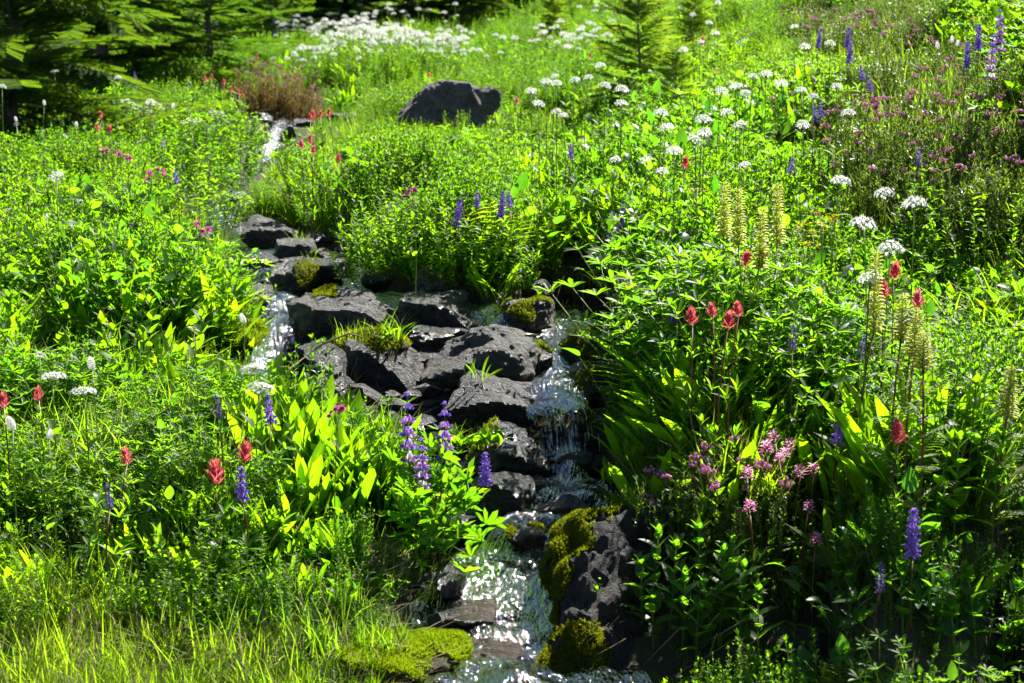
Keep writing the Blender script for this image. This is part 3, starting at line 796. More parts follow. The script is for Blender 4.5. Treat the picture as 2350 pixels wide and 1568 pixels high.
rock('dark rock under the overhanging grass tussock', 868, 905, 4.48, 215, 125, 0.34, M_DARK, 101, (0.1, -.15, .55), 0.06, 0, 5)
rock('black wet rock with a glistening right face, left of the tussock', 712, 940, 4.25, 150, 150, 0.3, M_WET, 103, (.35, -.3, .5), 0.07, 0, 5)
rock('broad boulder with a rough sunlit sloping top, centre of the gully', 1098, 900, 4.22, 282, 118, 0.40, M_ROCK, 107, (.05, -.25, .6), 0.08, .15, 5, extra=[(.1, -.7, .2), (.4, -.1, .45), (-.42, -.1, .5), (0, .2, .6)])
rock('low ledge with a sunlit rim beside the main waterfall', 1142, 1010, 3.98, 255, 120, 0.30, M_DARK, 109, (.15, -.1, .5), 0.06, 0, 5, extra=[(0, -.5, -.2)])
rock('small mossy black rock right of the broad sunlit boulder', 1232, 866, 4.38, 78, 66, 0.16, M_WET, 113, moss=up_moss(.5, .1, 30))
rock('square rock capped with bright moss above the waterfall on its right', 1362, 880, 4.42, 140, 98, 0.28, M_DARK, 127, (0, 0, .62), moss=lambda c, n: (n[:, 2] > .25) & (c[:, 0] < .03))
rock('round-topped mossy rock right of the waterfall lip', 1352, 935, 4.12, 98, 88, 0.2, M_WET, 131, moss=up_moss(.45, -.1))
rock('dark sloping rock with a moss-edged peak in the shaded gully', 1212, 805, 4.8, 132, 108, 0.2, M_DARK, 137, (.3, 0, .75), moss=up_moss(.35, .0))
rock('mossy dark rock deepest in the shaded back of the gully', 1318, 722, 5.55, 84, 84, 0.24, M_DARK, 139, moss=up_moss(.2, -.2))
rock('dark stone left of the shaded mossy rock at the back of the gully', 1232, 702, 5.32, 80, 56, 0.2, M_DARK, 149)
rock('dark boulder against the shaded right bank behind the moss-capped rock', 1440, 850, 4.62, 150, 90, 0.25, M_DARK, 150)
rock('reddish dark rock in shade on the right wall of the gully', 1470, 960, 4.12, 150, 120, 0.25, M_DARK, 152)
rock('black glossy rock left of the waterfall pool with moss on its crown', 1160, 1118, 3.68, 222, 122, 0.26, M_WET, 151, (.05, -.2, .6), 0.08, 0, 5, moss=lambda c, n: (n[:, 2] > .4) & (c[:, 0] < -.02) & (vnoise(c * 40, 3) > 0))
rock('dark rock below the glossy black rock at the water edge', 1150, 1215, 3.5, 180, 110, 0.2, M_WET, 157, (.1, -.1, .6), 0.07)
rock('small wet stone at the foot of the waterfall', 1240, 1140, 3.62, 60, 34, 0.1, M_WET, 158)
rock('brown stone under rushing water in the lower cascade', 1120, 1530, 2.84, 170, 22, 0.2, M_BROWN, 163, None, 0.05)
rock('dark stone under the left side of the lower cascade', 1080, 1440, 2.98, 130, 16, 0.18, M_BROWN, 164, None, 0.05)
rock('brown mossy stone splitting the middle cascade', 1205, 1262, 3.34, 110, 36, 0.14, M_BROWN, 165, None, 0.05, moss=up_moss(.3, .1))
rock('wet brown stone under the cascade beside the mossy boulder', 1265, 1380, 3.12, 120, 30, 0.18, M_BROWN, 166)
rock('dark stone under the step below the waterfall pool', 1290, 1195, 3.48, 130, 40, 0.12, M_BROWN, 167)
rock('stone at the left water edge under the lupine', 1030, 1385, 3.08, 80, 60, 0.14, M_WET, 168)
rock('slim grey rock among the leaves of the right bank', 1742, 945, 4.05, 60, 165, 0.12, M_DARK, 173, None, 0.05, .1, group=None)
rock('flat bare stone in the grass of the left foreground', 728, 1350, 3.08, 95, 26, 0.12, M_ROCK, 179, group=None)
rock('dark mossy stone set in the shaded foot of the right bank', 1850, 1640, 2.85, 230, 170, 0.2, M_DARK, 181, (0, -.3, .8), group=None, moss=lambda c, n: (c[:, 0] < -.02) & (vnoise(c * 20, 3) > .1) & (n[:, 1] < .3))


def mossy_boulder():
    # long boulder sloping down to the water, its left ridge furred with moss
    a = P(1312, 1520, 2.86); b = P(1500, 1075, 3.42)
    V, F = rock_shape((0.27, 0.80, 0.34), 211, 5, 9, (.26, -.3, .62), 0.10, [(-.62, -.1, .2), (0, -.72, .34), (.42, -.2, .45), (-.36, -.2, .52), (0, -.55, .55)])
    me = np_mesh('mossy_boulder', V, F, M_SLAB, False)
    loc = (a + b) / 2; loc.z -= 0.10; loc.x += 0.0
    o = link('mossy_boulder', me, None, loc, (R(13), 0, R(-15)))
    tag(o, 'large sloping dark boulder with yellow-green moss along its left ridge', 'boulder')
    ROCKS.append((loc.x, loc.y, .16, .36, loc.z + .2))

    def cond(c, n):
        band = -0.07 + 0.06 * vnoise(c * 7, 2) + 0.035 * vnoise(c * 24, 3) + .02 * vnoise(c * 70, 4)
        return ((c[:, 0] < band) | ((c[:, 1] < -.24 + .08 * vnoise(c * 12, 9)) & (c[:, 0] < .01 + .05 * vnoise(c * 18, 10)))) & (n[:, 2] > -.35) & (c[:, 1] < .34) & (vnoise(c * 16, 6) > -.55)
    moss_part(o, V, F, cond, 5, 34000, 0.006, 0.005)


mossy_boulder()

def moss_bank(label, px, row, y, dims, seed, blades):
    p = P(px, row, y); V, F = rock_shape(dims, seed, 5, 14, (0, 0, .7), .09)
    o = link('moss_bank', np_mesh('moss_bank', V, F, M_SOIL), None, (p.x, p.y + dims[1] * .3, p.z - dims[2] * .1)); tag(o, label, 'moss cushion')
    moss_part(o, V, F, lambda c, n: (n[:, 2] > -.2) & (vnoise(c * 14, 8) > -.45), seed, blades, .005, .0055, M_MOSSG)


moss_bank('bright yellow-green moss cushion at the water edge in the near left corner of the stream', 935, 1545, 2.78, (.22, .3, .085), 301, 30000)
moss_bank('yellow moss hanging over the left side stream below the flat boulder', 560, 800, 4.72, (.12, .2, .16), 302, 9000)
moss_bank('low moss patch in the grass left of the water-edge cushion', 830, 1600, 2.72, (.18, .2, .06), 303, 12000)

# small angular stones packed between the rocks
mb = MB(); gr = np.random.default_rng(12)
for k in range(900):
    px = U(540, 1500); row = U(560, 1420); y = U(2.9, 6.4)
    g = None
    x = (px - 1175) / FPX * y
    q = project(x, y, 0.6)
    ROCKS_ok = 1
    zz = float(land(x, y)[0]); qx, qr = project(x, y, zz)
    if not in_poly(np.array([qx]), np.array([qr]), GULLY)[0]: continue
    z = float(G(x, y)[0]); r = U(.012, .042); D, F = ico(2); n_ = gr.normal(size=(7, 3)); n_ /= np.linalg.norm(n_, axis=1)[:, None]
    dp = np.clip(D @ n_.T, 0, None) / gr.uniform(.55, .95, 7); rad = np.minimum((np.sum(dp ** 20, 1) + 1e-9) ** (-1 / 20), 1.5)
    mb.addn(D * (rad * r)[:, None] * np.array([1.2, 1, .7]) + np.array([x, y, z + r * .2]), F, M_WET if random.random() < .6 else M_DARK, [.5] * len(D))
o = link('gully_stones', mb.mesh('gully_stones', False)); tag(o, 'small wet angular stones packed between the rocks of the gully', 'stones', kind='stuff')

# stones of the stream bed
mb = MB()
for nm, s in PATHS.items():
    for k in range(0, len(s), 5):
        if s[k, 1] > 9: continue
        for _ in range(2):
            x = s[k, 0] + U(-1.15, 1.15) * s[k, 3]; y = s[k, 1] + U(-.05, .05); r = U(.008, .03)
            D, F = ico(1); o = np.random.default_rng(k).uniform(0, 99, 3)
            V = D * (r * (1 + .35 * vnoise(D * 1.4 + o + x * 50, 1)))[:, None] * np.array([1, 1, .7]) + np.array([x, y, s[k, 2] - 0.045])
            mb.addn(V, F, M_BROWN if random.random() < .6 else M_WET, [0.5] * len(V))
o = link('stream_pebbles', mb.mesh('stream_pebbles')); tag(o, 'wet brown and black pebbles lying on the stream bed', 'pebbles', kind='stuff')

# ------------------------------------------------------------------ ground cover
SRC = bpy.data.collections.new('plant_forms')


def scatter(name, label, cat, meshes, pts, eul, scl, idx, tops=None):
    """one uncountable mass of small plants: geometry nodes set the plant forms on the points"""
    src = bpy.data.collections.new(name + '_forms')
    for k, me in enumerate(meshes):
        o = bpy.data.objects.new('%s_form_%03d' % (name, k), me); src.objects.link(o)
    me = bpy.data.meshes.new(name); me.from_pydata([tuple(p) for p in pts], [], [])
    a = me.attributes.new('rot', 'FLOAT_VECTOR', 'POINT'); a.data.foreach_set('vector', np.asarray(eul, np.float32).ravel())
    a = me.attributes.new('scl', 'FLOAT', 'POINT'); a.data.foreach_set('value', np.asarray(scl, np.float32))
    a = me.attributes.new('idx', 'INT', 'POINT'); a.data.foreach_set('value', np.asarray(idx, np.int32))
    o = link(name, me); tag(o, label, cat, kind='stuff')
    ng = bpy.data.node_groups.new(name, 'GeometryNodeTree')
    ng.interface.new_socket('Geometry', in_out='INPUT', socket_type='NodeSocketGeometry'); ng.interface.new_socket('Geometry', in_out='OUTPUT', socket_type='NodeSocketGeometry')
    N = ng.nodes; L = ng.links; gi = N.new('NodeGroupInput'); go = N.new('NodeGroupOutput')
    ip = N.new('GeometryNodeInstanceOnPoints'); ci = N.new('GeometryNodeCollectionInfo'); ci.inputs['Collection'].default_value = src
    ci.inputs['Separate Children'].default_value = True; ci.inputs['Reset Children'].default_value = True

    def na(nm, ty):
        x = N.new('GeometryNodeInputNamedAttribute'); x.data_type = ty; x.inputs['Name'].default_value = nm; return x.outputs['Attribute']
    e2r = N.new('FunctionNodeEulerToRotation'); L.new(na('rot', 'FLOAT_VECTOR'), e2r.inputs[0])
    L.new(gi.outputs[0], ip.inputs['Points']); L.new(ci.outputs[0], ip.inputs['Instance']); ip.inputs['Pick Instance'].default_value = True
    L.new(na('idx', 'INT'), ip.inputs['Instance Index']); L.new(e2r.outputs[0], ip.inputs['Rotation']); L.new(na('scl', 'FLOAT'), ip.inputs['Scale'])
    L.new(ip.outputs[0], go.inputs[0])
    md = o.modifiers.new('plants', 'NODES'); md.node_group = ng
    return o


def fan_points(n_near, y0, y1, power):
    """random ground points across the view and a margin beside it; density falls with distance"""
    u = rng.random(n_near); y = y0 * (y1 / y0) ** (u ** power)
    x = rng.uniform(-0.44, 0.44, n_near) * (y + 0.35)
    return x, y


def blob_mask(px, row, lst):
    m = np.zeros(len(px))
    for cx, cy, rx, ry in lst: m = np.maximum(m, np.clip(1.4 - np.hypot((px - cx) / rx, (row - cy) / ry), 0, 1))
    return m


def on_rock(x, y, z):
    m = np.zeros(len(x), bool)
    for rx, ry, hw, hd, tz in ROCKS: m |= ((x - rx) / (hw * 1.0)) ** 2 + ((y - ry) / (hd * 1.0)) ** 2 < 1
    return m


FORMS = {
    'lance': make_variants('lance', herb_lance, 4), 'stem': make_variants('stem', herb_stem, 5), 'fine': make_variants('fine', herb_stem, 4, h=0.28, n=15, mat=M_HERB, ll=0.024, lw=0.42, pitch=0.018),
    'cool': make_variants('cool', herb_stem, 4, h=0.34, n=9, mat=M_COOL, ll=0.04, lw=0.36, pitch=.028), 'palm': make_variants('palm', herb_palm, 4),
    'broad': make_variants('broad', herb_broad, 4), 'fern': make_variants('fern', herb_fern, 3), 'grass': make_variants('grass', grass_tuft, 5), 'heath': make_variants('heath', heather_tuft, 3), 'dead': make_variants('dead', dead_stalk, 3),
}
HN = {'lance': .26, 'stem': .32, 'fine': .28, 'cool': .34, 'palm': .3, 'broad': .24, 'fern': .28, 'grass': .22, 'heath': .17, 'dead': .3}
kinds = list(FORMS); flat = []; start = {}
for k in kinds: start[k] = len(flat); flat += FORMS[k]


def canopy(px, row, y, e, x):
    """height of the growth over the soil at a ground point"""
    h = np.full(len(px), 0.29)
    h = np.where((px < 1000) & (row > 1290), 0.17, h)
    h = np.where(blob_mask(px, row, [(560, 1320, 330, 90), (850, 1290, 130, 90)]) > .4, .2, h)
    h = np.where((px < 900) & (row > 1420), 0.085, h)
    h = np.where((px > 560) & (px < 1000) & (row > 1040) & (row < 1290), 0.24, h)
    h = np.where((px < 560) & (row > 1040) & (row < 1290), 0.17, h)
    h = np.where((px > 1480) & (row > 1215), 0.15, h)
    h = np.where((y > 7.6) & (y < 11) & (px > 680) & (px < 1320), 0.2, h)
    h = np.where(y > 12, 0.34, h)
    h = np.where(blob_mask(px, row, [(470, 300, 140, 70), (400, 330, 120, 60)]) > .4, .48, h)
    h = np.where(blob_mask(px, row, [(2200, 400, 260, 120), (2060, 300, 170, 60)]) > .5, .16, h)
    h = h * (1 + .55 * fbm(np.stack([x, y, x * 0], -1) * 2.1, 2, 44))
    return h * np.where((y > 8.3) & (y < 14), np.clip(.25 + e / 1.1, .25, 1.0), np.clip(0.45 + e / 0.35, 0.4, 1.0))


def cover():
    x1, y1 = fan_points(34000, 2.35, 30, 0.66); x2, y2 = fan_points(5000, 30, 60, 0.8)
    x = np.concatenate([x1, x2]); y = np.concatenate([y1, y2]); z, e = G(x, y, True)
    px, row = project(x, y, z)
    keep = (e > np.where((y > 8.3) & (y < 13.5), .14, .03)) & ~on_rock(x, y, z) & ~in_poly(px, row, GULLY)
    bare = blob_mask(px, row, [(720, 1345, 70, 35), (620, 1480, 200, 40), (900, 1530, 130, 60), (70, 880, 60, 15), (2000, 1560, 300, 50)])
    keep &= rng.random(len(x)) > bare * 1.2
    x, y, z, e, px, row = [a[keep] for a in (x, y, z, e, px, row)]
    n = len(x); pts3 = np.stack([x, y, np.zeros(n)], -1)
    Wt = {}
    nz = lambda sc, sd: 0.5 + 0.5 * fbm(pts3 * sc, 3, sd)
    far = np.clip((y - 8) / 4, 0, 1)
    Wt['lance'] = 0.9 * nz(1.2, 21) + 1.8 * blob_mask(px, row, [(560, 1300, 300, 110), (750, 1100, 160, 160), (300, 850, 350, 130), (1600, 1150, 140, 160), (2000, 1150, 180, 100)])
    Wt['stem'] = 0.9 * nz(1.0, 22) + 1.9 * blob_mask(px, row, [(480, 1300, 330, 110), (850, 1290, 160, 110), (1750, 750, 250, 250), (300, 600, 300, 250)])
    Wt['fine'] = 0.5 * nz(1.1, 23) + 1.4 * far + 2.0 * blob_mask(px, row, [(960, 600, 150, 110), (480, 320, 150, 120), (900, 360, 300, 60)])
    Wt['cool'] = 0.5 * nz(1.3, 24) + 2.0 * blob_mask(px, row, [(1650, 1400, 300, 140), (2250, 1250, 200, 250), (480, 620, 90, 120), (980, 620, 100, 60)])
    Wt['palm'] = 0.45 * nz(0.9, 25) + 2.0 * blob_mask(px, row, [(300, 1120, 350, 110), (1600, 900, 120, 120), (2250, 420, 200, 120), (1850, 950, 160, 100), (900, 1230, 130, 120)])
    Wt['broad'] = 0.4 * nz(1.4, 26) + 1.5 * blob_mask(px, row, [(350, 1330, 300, 80), (250, 700, 250, 150), (1900, 780, 160, 110), (1500, 650, 120, 80), (1950, 1400, 300, 130), (1700, 420, 250, 80)]) - .5 * far
    Wt['fern'] = 0.12 * nz(1.1, 27) + 1.8 * blob_mask(px, row, [(1720, 680, 120, 80), (2080, 930, 140, 120), (2330, 1000, 80, 160)])
    Wt['grass'] = 0.45 * nz(1.5, 28) + 4.0 * blob_mask(px, row, [(200, 1620, 420, 100), (60, 1450, 120, 100)]) * np.where((px > 1480) & (row > 1250), 0, 1) + 1.2 * blob_mask(px, row, [(750, 480, 100, 60), (1800, 90, 250, 80)])
    Wt['heath'] = 4.0 * blob_mask(px, row, [(2200, 400, 260, 120), (2060, 300, 170, 60), (1980, 100, 180, 60), (2180, 250, 180, 60), (60, 900, 60, 25), (1620, 1190, 100, 70)])
    Wt['dead'] = 0.24 + 0.1 * nz(2, 31)
    hz = np.clip(Wt['heath'] / 1.2, 0, 1)
    for kk in Wt:
        if kk not in ('heath', 'dead', 'palm'): Wt[kk] = Wt[kk] * (1 - .85 * hz)
    P_ = np.stack([np.clip(Wt[k], 0, None) ** 1.6 for k in kinds], -1); P_ /= P_.sum(1)[:, None]; cs = np.cumsum(P_, 1)
    ch = (rng.random(n)[:, None] > cs).sum(1).clip(0, len(kinds) - 1)
    ch_h = canopy(px, row, y, e, x); hn = np.array([HN[k] for k in kinds])[ch]
    scl = ch_h / hn * rng.uniform(.65, 1.15, n) * np.where(np.array(kinds)[ch] == 'heath', .75, 1)
    scl = np.clip(scl, 0.25, 1.35)
    drop = np.zeros(n, bool); hnn = np.array([HN[k] for k in kinds])[ch]
    for hx, hrow, hy, hw in HERO:                       # growth in front of a taller flower stays below its head
        m = np.where((y < hy) & (y > hy * .55) & (np.abs(px - hx) < hw + 55 / y))[0]
        if not len(m): continue
        tt = y[m] / (FW.y + UPV.y * (784 - hrow) / FPX); za = CAM.z + tt * (FW.z + UPV.z * (784 - hrow) / FPX)
        mx = (za - z[m]) / hnn[m]; scl[m] = np.minimum(scl[m], np.clip(mx, .2, 9)); drop[m[mx < .12]] = True
    nv = np.array([len(FORMS[k]) for k in kinds])[ch]; st = np.array([start[k] for k in kinds])[ch]
    ids = st + (rng.random(n) * nv).astype(int)
    eul = np.stack([rng.normal(0, .12, n), rng.normal(0, .12, n), rng.uniform(0, 6.28, n)], -1)
    pts = np.stack([x, y, z - 0.01], -1); drop &= True; ch[drop] = kinds.index('grass'); scl[drop] = .12; ids[drop] = start['grass']
    g = np.isin(ch, [kinds.index('grass')]); hth = np.isin(ch, [kinds.index('heath')]); herb = ~g & ~hth
    sel = lambda m, ks: (pts[m], eul[m], scl[m], ids[m] - start[ks[0]])
    scatter('meadow_plants', 'dense bright green leafy herbs covering both banks and the meadow', 'plants', [m for k in kinds if k not in ('grass', 'heath') for m in FORMS[k]], *sel(herb, ['lance']))
    scatter('grass', 'fine bright grass growing through the meadow and the near left bank', 'grass', FORMS['grass'], *sel(g, ['grass']))
    scatter('heather_cover', 'low dark needle-leaved heather covering the right slope', 'heather', FORMS['heath'], *sel(hth, ['heath']))
    # thin grass between everything, short turf on the near left bank
    x, y = fan_points(14000, 2.35, 12, 0.75); xb = rng.uniform(-1.25, .02, 3200); yb = rng.uniform(2.35, 3.35, 3200); x = np.concatenate([x, xb]); y = np.concatenate([y, yb]); z, e = G(x, y, True); px, row = project(x, y, z)
    lf = (px < 1050) & (row > 1270) & (rng.random(len(x)) < np.where((row > 1475) | ((px < 260) & (row > 1380)), .75, .10))
    k = (e > np.where(y > 6.5, .35, .015)) & ~on_rock(x, y, z) & ~in_poly(px, row, GULLY) & (lf | ((row < 1180) & (rng.random(len(x)) < .35))) & ((px < 1480) | (row < 1230))
    x, y, z, e, px, row = [a[k] for a in (x, y, z, e, px, row)]; n = len(x)
    sc = np.where((px < 1050) & (row > 1270), rng.uniform(.2, .55, n) * np.where(rng.random(n) < .14, 1.7, 1), rng.uniform(.6, 1.3, n)) * np.clip(.5 + e / .3, .4, 1)
    turf = make_variants('turf', grass_tuft, 3, h=.19, n=40, spread=.06, wd=.0044, dry=.12)
    scatter('turf', 'short sunlit turf with dry blades on the near bank', 'grass', turf, np.stack([x, y, z - .005], -1), np.stack([np.zeros(n), np.zeros(n), rng.uniform(0, 6.28, n)], -1), sc, (rng.random(n) * 3).astype(int))
    # dry litter on bare soil
    x, y = fan_points(3000, 2.35, 5, 1.0); z, e = G(x, y, True); px, row = project(x, y, z)
    k = (e > 0.02) & (blob_mask(px, row, [(720, 1345, 150, 70), (620, 1480, 300, 80), (900, 1520, 150, 100), (300, 1450, 300, 100)]) > rng.random(len(x)))
    x, y, z = x[k], y[k], z[k]; n = len(x)
    scatter('dry_litter', 'dry straw and dead stalks lying on bare soil of the near bank', 'litter', make_variants('litter', straw_bits, 3), np.stack([x, y, z], -1), np.stack([np.zeros(n), np.zeros(n), rng.uniform(0, 6.28, n)], -1), rng.uniform(.5, 1.1, n), (rng.random(n) * 3).astype(int))


HERO = []
# ------------------------------------------------------------------ trees
def twig_template(n=10, L=0.10, nl=0.026):
    v = []; f = []; r = random.Random(3)
    v += [(-.0012, 0, 0), (.0012, 0, 0), (0, L, 0)]; f.append((0, 1, 2))
    for k in range(n):
        y = L * (k + .5) / n; ll = nl * (1 - .35 * k / n)
        for s in (-1, 1, 0):
            b = len(v); dx = s * ll * .8; dz = .35 * ll if s else ll * .8
            v += [(0, y - .005, 0), (0, y + .005, 0), (dx + r.uniform(-.002, .002), y + ll * .55, dz)]; f.append((b, b + 1, b + 2))
    return np.array(v), np.array(f)


TWV, TWF = twig_template()


def conifer(h, r0, nb, seed, first=0.06, sparse=1.0, tr=None, tw=1.0, droop=0.35, nm=None):
    r = random.Random(seed); mt = MB(); tr = tr or h * 0.014
    pts = [Vector((.01 * h * math.sin(k * .9 + seed), .008 * h * math.cos(k * 1.3), h * k / 9)) for k in range(10)]; pts[0] = Vector((0, 0, -.1))
    tube(mt, pts, tr, tr * .12, M_BARK, 8, .5)
    mb = MB(); Vs = []; ts = []
    for i in range(nb):
        t = first + (1 - first) * (i + .5) / nb; z = h * t; az = i * 2.39996 + r.uniform(-.3, .3); l = r0 * (1 - t) ** .75 * r.uniform(.7, 1.1) + .03 * h * (1 - t) + .03
        d = Vector((math.cos(az), math.sin(az), r.uniform(-.3, .45) + .6 * t)); d.normalize()
        k = min(8, int(t * 9)); p0 = pts[k].lerp(pts[k + 1], t * 9 - k); bp = arc(p0, d, l, 7, droop * r.uniform(.2, 1.4))
        tube(mt, bp, max(.003, l * .012), .0015, M_BARK, 4, .5)
        step = .036 * tw; s = .12 * l
        while s < l:
            q = s / l * 7; j = min(6, int(q)); p = bp[j].lerp(bp[j + 1], q - j); dd = (bp[j + 1] - bp[j]).normalized(); sd = dd.cross(Vector((0, 0, 1))).normalized()
            for sg in (-1, 1):
                if r.random() > sparse: continue
                sl = (.36 * (l - s) + .05) * r.uniform(.7, 1.15); dv = (dd * .75 + sd * sg * r.uniform(.7, 1.1) + Vector((0, 0, r.uniform(-.2, .12)))).normalized(); c = p.copy()
                for _ in range(max(1, int(sl / (.085 * tw)))):
                    x = dv.cross(Vector((0, 0, 1))).normalized(); x.rotate(Matrix.Rotation(r.uniform(-1.1, 1.1), 3, dv)); zc = x.cross(dv); M = np.array([x[:], dv[:], zc[:]]) * tw * r.uniform(.85, 1.15)
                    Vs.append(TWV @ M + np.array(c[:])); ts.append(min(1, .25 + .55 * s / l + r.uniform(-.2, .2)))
                    c = c + dv * .085 * tw; dv = (dv + Vector((0, 0, -.05)) + dd * .08).normalized()
            s += step
        M = np.array([bp[-1] - bp[-2]])
    V = np.concatenate(Vs); nT = len(Vs); F = (TWF[None] + (np.arange(nT) * len(TWV))[:, None, None]).reshape(-1, 3)
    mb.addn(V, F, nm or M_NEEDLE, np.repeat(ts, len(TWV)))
    return mt.mesh('trunk'), mb.mesh('crown', False)


def tree(label, px, y, meshes, name, cat, group=None, rotz=0.0, scale=1.0):
    x = (px - 1175) / FPX * y; z = float(G(x, y)[0])
    t = thing(name, label, cat, (x, y, z - .02), rotz, group); t.scale = (scale,) * 3
    link('trunk', meshes[0], t); link('crown', meshes[1], t); return t


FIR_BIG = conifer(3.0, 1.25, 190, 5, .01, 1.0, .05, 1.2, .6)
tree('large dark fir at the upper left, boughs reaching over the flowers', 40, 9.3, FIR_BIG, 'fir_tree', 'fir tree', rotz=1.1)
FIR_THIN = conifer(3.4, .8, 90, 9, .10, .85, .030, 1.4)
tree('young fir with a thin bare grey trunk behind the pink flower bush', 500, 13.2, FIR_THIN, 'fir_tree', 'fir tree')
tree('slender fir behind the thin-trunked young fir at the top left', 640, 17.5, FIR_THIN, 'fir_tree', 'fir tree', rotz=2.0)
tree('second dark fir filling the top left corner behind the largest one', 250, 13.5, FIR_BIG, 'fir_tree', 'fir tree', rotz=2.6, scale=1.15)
FIR_SAP = conifer(1.0, .36, 84, 12, .05, .95, .013, .8, .1, M_NEEDLEL)
FIR_SAP2 = conifer(.62, .24, 56, 15, .04, 1.0, .009, .62, .0, M_NEEDLEL)
tree('tallest fir sapling right of the boulder, cut by the top edge', 1462, 9.8, FIR_SAP, 'fir_sapling', 'fir sapling', 'fir saplings', 0, 1.0)
tree('dark little fir sapling standing in front of the tallest one', 1545, 8.7, FIR_SAP2, 'fir_sapling', 'fir sapling', 'fir saplings', 1, .9)
tree('blurred small fir at the top edge among white flowers', 1268, 17.0, FIR_SAP, 'fir_sapling', 'fir sapling', 'fir saplings', 2, .75)
tree('small fir sapling close behind the tallest sapling on its right', 1585, 11.0, FIR_SAP2, 'fir_sapling', 'fir sapling', 'fir saplings', 3, 1.15)
FARL = ['leftmost dark fir shading the slope behind the white flowers', 'second dark fir from the left beyond the white flower patch', 'middle dark fir beyond the white flower patch',
        'tall dark fir beyond the white flowers, right of the middle one', 'rightmost dark fir shading the slope behind the white flowers']
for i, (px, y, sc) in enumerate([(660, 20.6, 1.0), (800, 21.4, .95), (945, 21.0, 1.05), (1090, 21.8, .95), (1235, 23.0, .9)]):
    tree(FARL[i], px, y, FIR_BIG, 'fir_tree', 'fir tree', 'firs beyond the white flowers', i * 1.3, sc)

# ------------------------------------------------------------------ flower parts


def mk(fn, cnt, name):
    r = []
    for k in range(cnt):
        mb = MB(); fn(mb); r.append(mb.mesh(name))
    return r


def stem_mesh(mat, r=0.0022):
    def f(mb):
        a = U(0, 6.28); o = U(.005, .02); pts = [Vector((o * math.sin(math.pi * t) * math.cos(a), o * math.sin(math.pi * t) * math.sin(a), t)) for t in (0, .2, .4, .6, .8, 1)]
        tube(mb, pts, r, r * .7, mat, 5)
    return mk(f, 3, 'stem')


def floret5(mb, p, nrm, r, mat, tint=None):
    nrm = Vector(nrm).normalized(); a = nrm.orthogonal().normalized(); b = nrm.cross(a); ph = U(0, 1.2); p = Vector(p); vs = [p]; fs = []
    for j in range(5):
        an = ph + j * 1.2566
        vs += [p + (a * math.cos(an - .42) + b * math.sin(an - .42)) * r * .85 + nrm * r * .25, p + (a * math.cos(an) + b * math.sin(an)) * r * 1.1 + nrm * r * .2, p + (a * math.cos(an + .42) + b * math.sin(an + .42)) * r * .85 + nrm * r * .25]
        o = 1 + 3 * j; fs += [(0, o, o + 1), (0, o + 1, o + 2)]
    mb.add(vs, fs, mat, tint)


def valerian_head(mb, R0=.031, n=44, flat=.7):
    for k in range(n):
        t = (k + .5) / n; th = math.acos(1 - t * 1.12); az = k * 2.39996
        d = Vector((math.sin(th) * math.cos(az), math.sin(th) * math.sin(az), math.cos(th))); p = Vector((d.x, d.y, d.z * flat)) * R0 * U(.85, 1.08)
        floret5(mb, p, d + rdir(.5) * .3, U(.0045, .006), M_WHITE)
        for q in range(2): e = (d + rdir(U(0, 1.5)) * .35).normalized(); leaf(mb, p, e, .0085, .0012, M_WHITE, 0, 0, 1, 'grass', tint=.9)
    for k in range(9): tube(mb, [(0, 0, -.022), rdir(U(.2, 1.2)) * R0 * .8], .0011, .0007, M_STEM, 3)


def umbel_head(mb):
    for k in range(11):
        d = rdir(.25 + .75 * math.sqrt(k / 11), k * 2.4); e = d * .045; tube(mb, [(0, 0, -.01), e], .0008, .0006, M_STEM, 3)
        for j in range(14): floret5(mb, e + Vector((U(-.009, .009), U(-.009, .009), U(-.002, .005))), rdir(U(0, .7)), .0032, M_CREAM)


def bistort_head(mb):
    for k in range(70):
        t = k / 70; z = .034 * t; rr = .009 * math.sqrt(max(0.02, math.sin(math.pi * (t * .9 + .07)))); az = k * 2.4
        floret5(mb, (rr * math.cos(az), rr * math.sin(az), z), (math.cos(az), math.sin(az), .4), .0042, M_WHITE)


def paint_head(mat):
    def f(mb):
        for k in range(34):
            t = k / 34; z = .048 * t; az = k * 2.39996; tilt = 1.12 - .85 * t + U(-.16, .16); L = .026 * (1 - .25 * abs(t - .4)) * U(.85, 1.15)
            d = rdir(tilt, az); p = Vector((.003 * math.cos(az), .003 * math.sin(az), z * .75))
            leaf(mb, p, d, L, L * .34, mat, -.35, U(-.3, .3), 4, 'obl', .35, tint=t * .8 + U(0, .3))
            if k % 2:
                for s in (-1, 1):
                    dd = rdir(tilt + .1, az + s * .38); leaf(mb, p + d * L * .35, dd, L * .62, L * .12, mat, -.2, 0, 2, 'lance', .2, tint=t)
            if k > 18 and k % 2: leaf(mb, p, rdir(tilt * .5, az + .5), L * 1.25, L * .1, M_PALEY if mat is M_PINKB else mat, 0, 0, 2, 'lance', .2)
    return f


def small_leaves(mat, n=9, ln=.035, wd=.2, up=.6):
    """leaves standing on a stem of length one, squeezed when the stem is set, so they are built one by one as a short whorl"""
    def f(mb):
        for k in range(n): leaf(mb, (0, 0, U(-.02, .02)), rdir(U(up - .2, up + .35), k * 2.4), ln * U(.7, 1.15), ln * wd, mat, U(.1, .7), U(-.4, .4), 3, 'lance', .35)
    return f


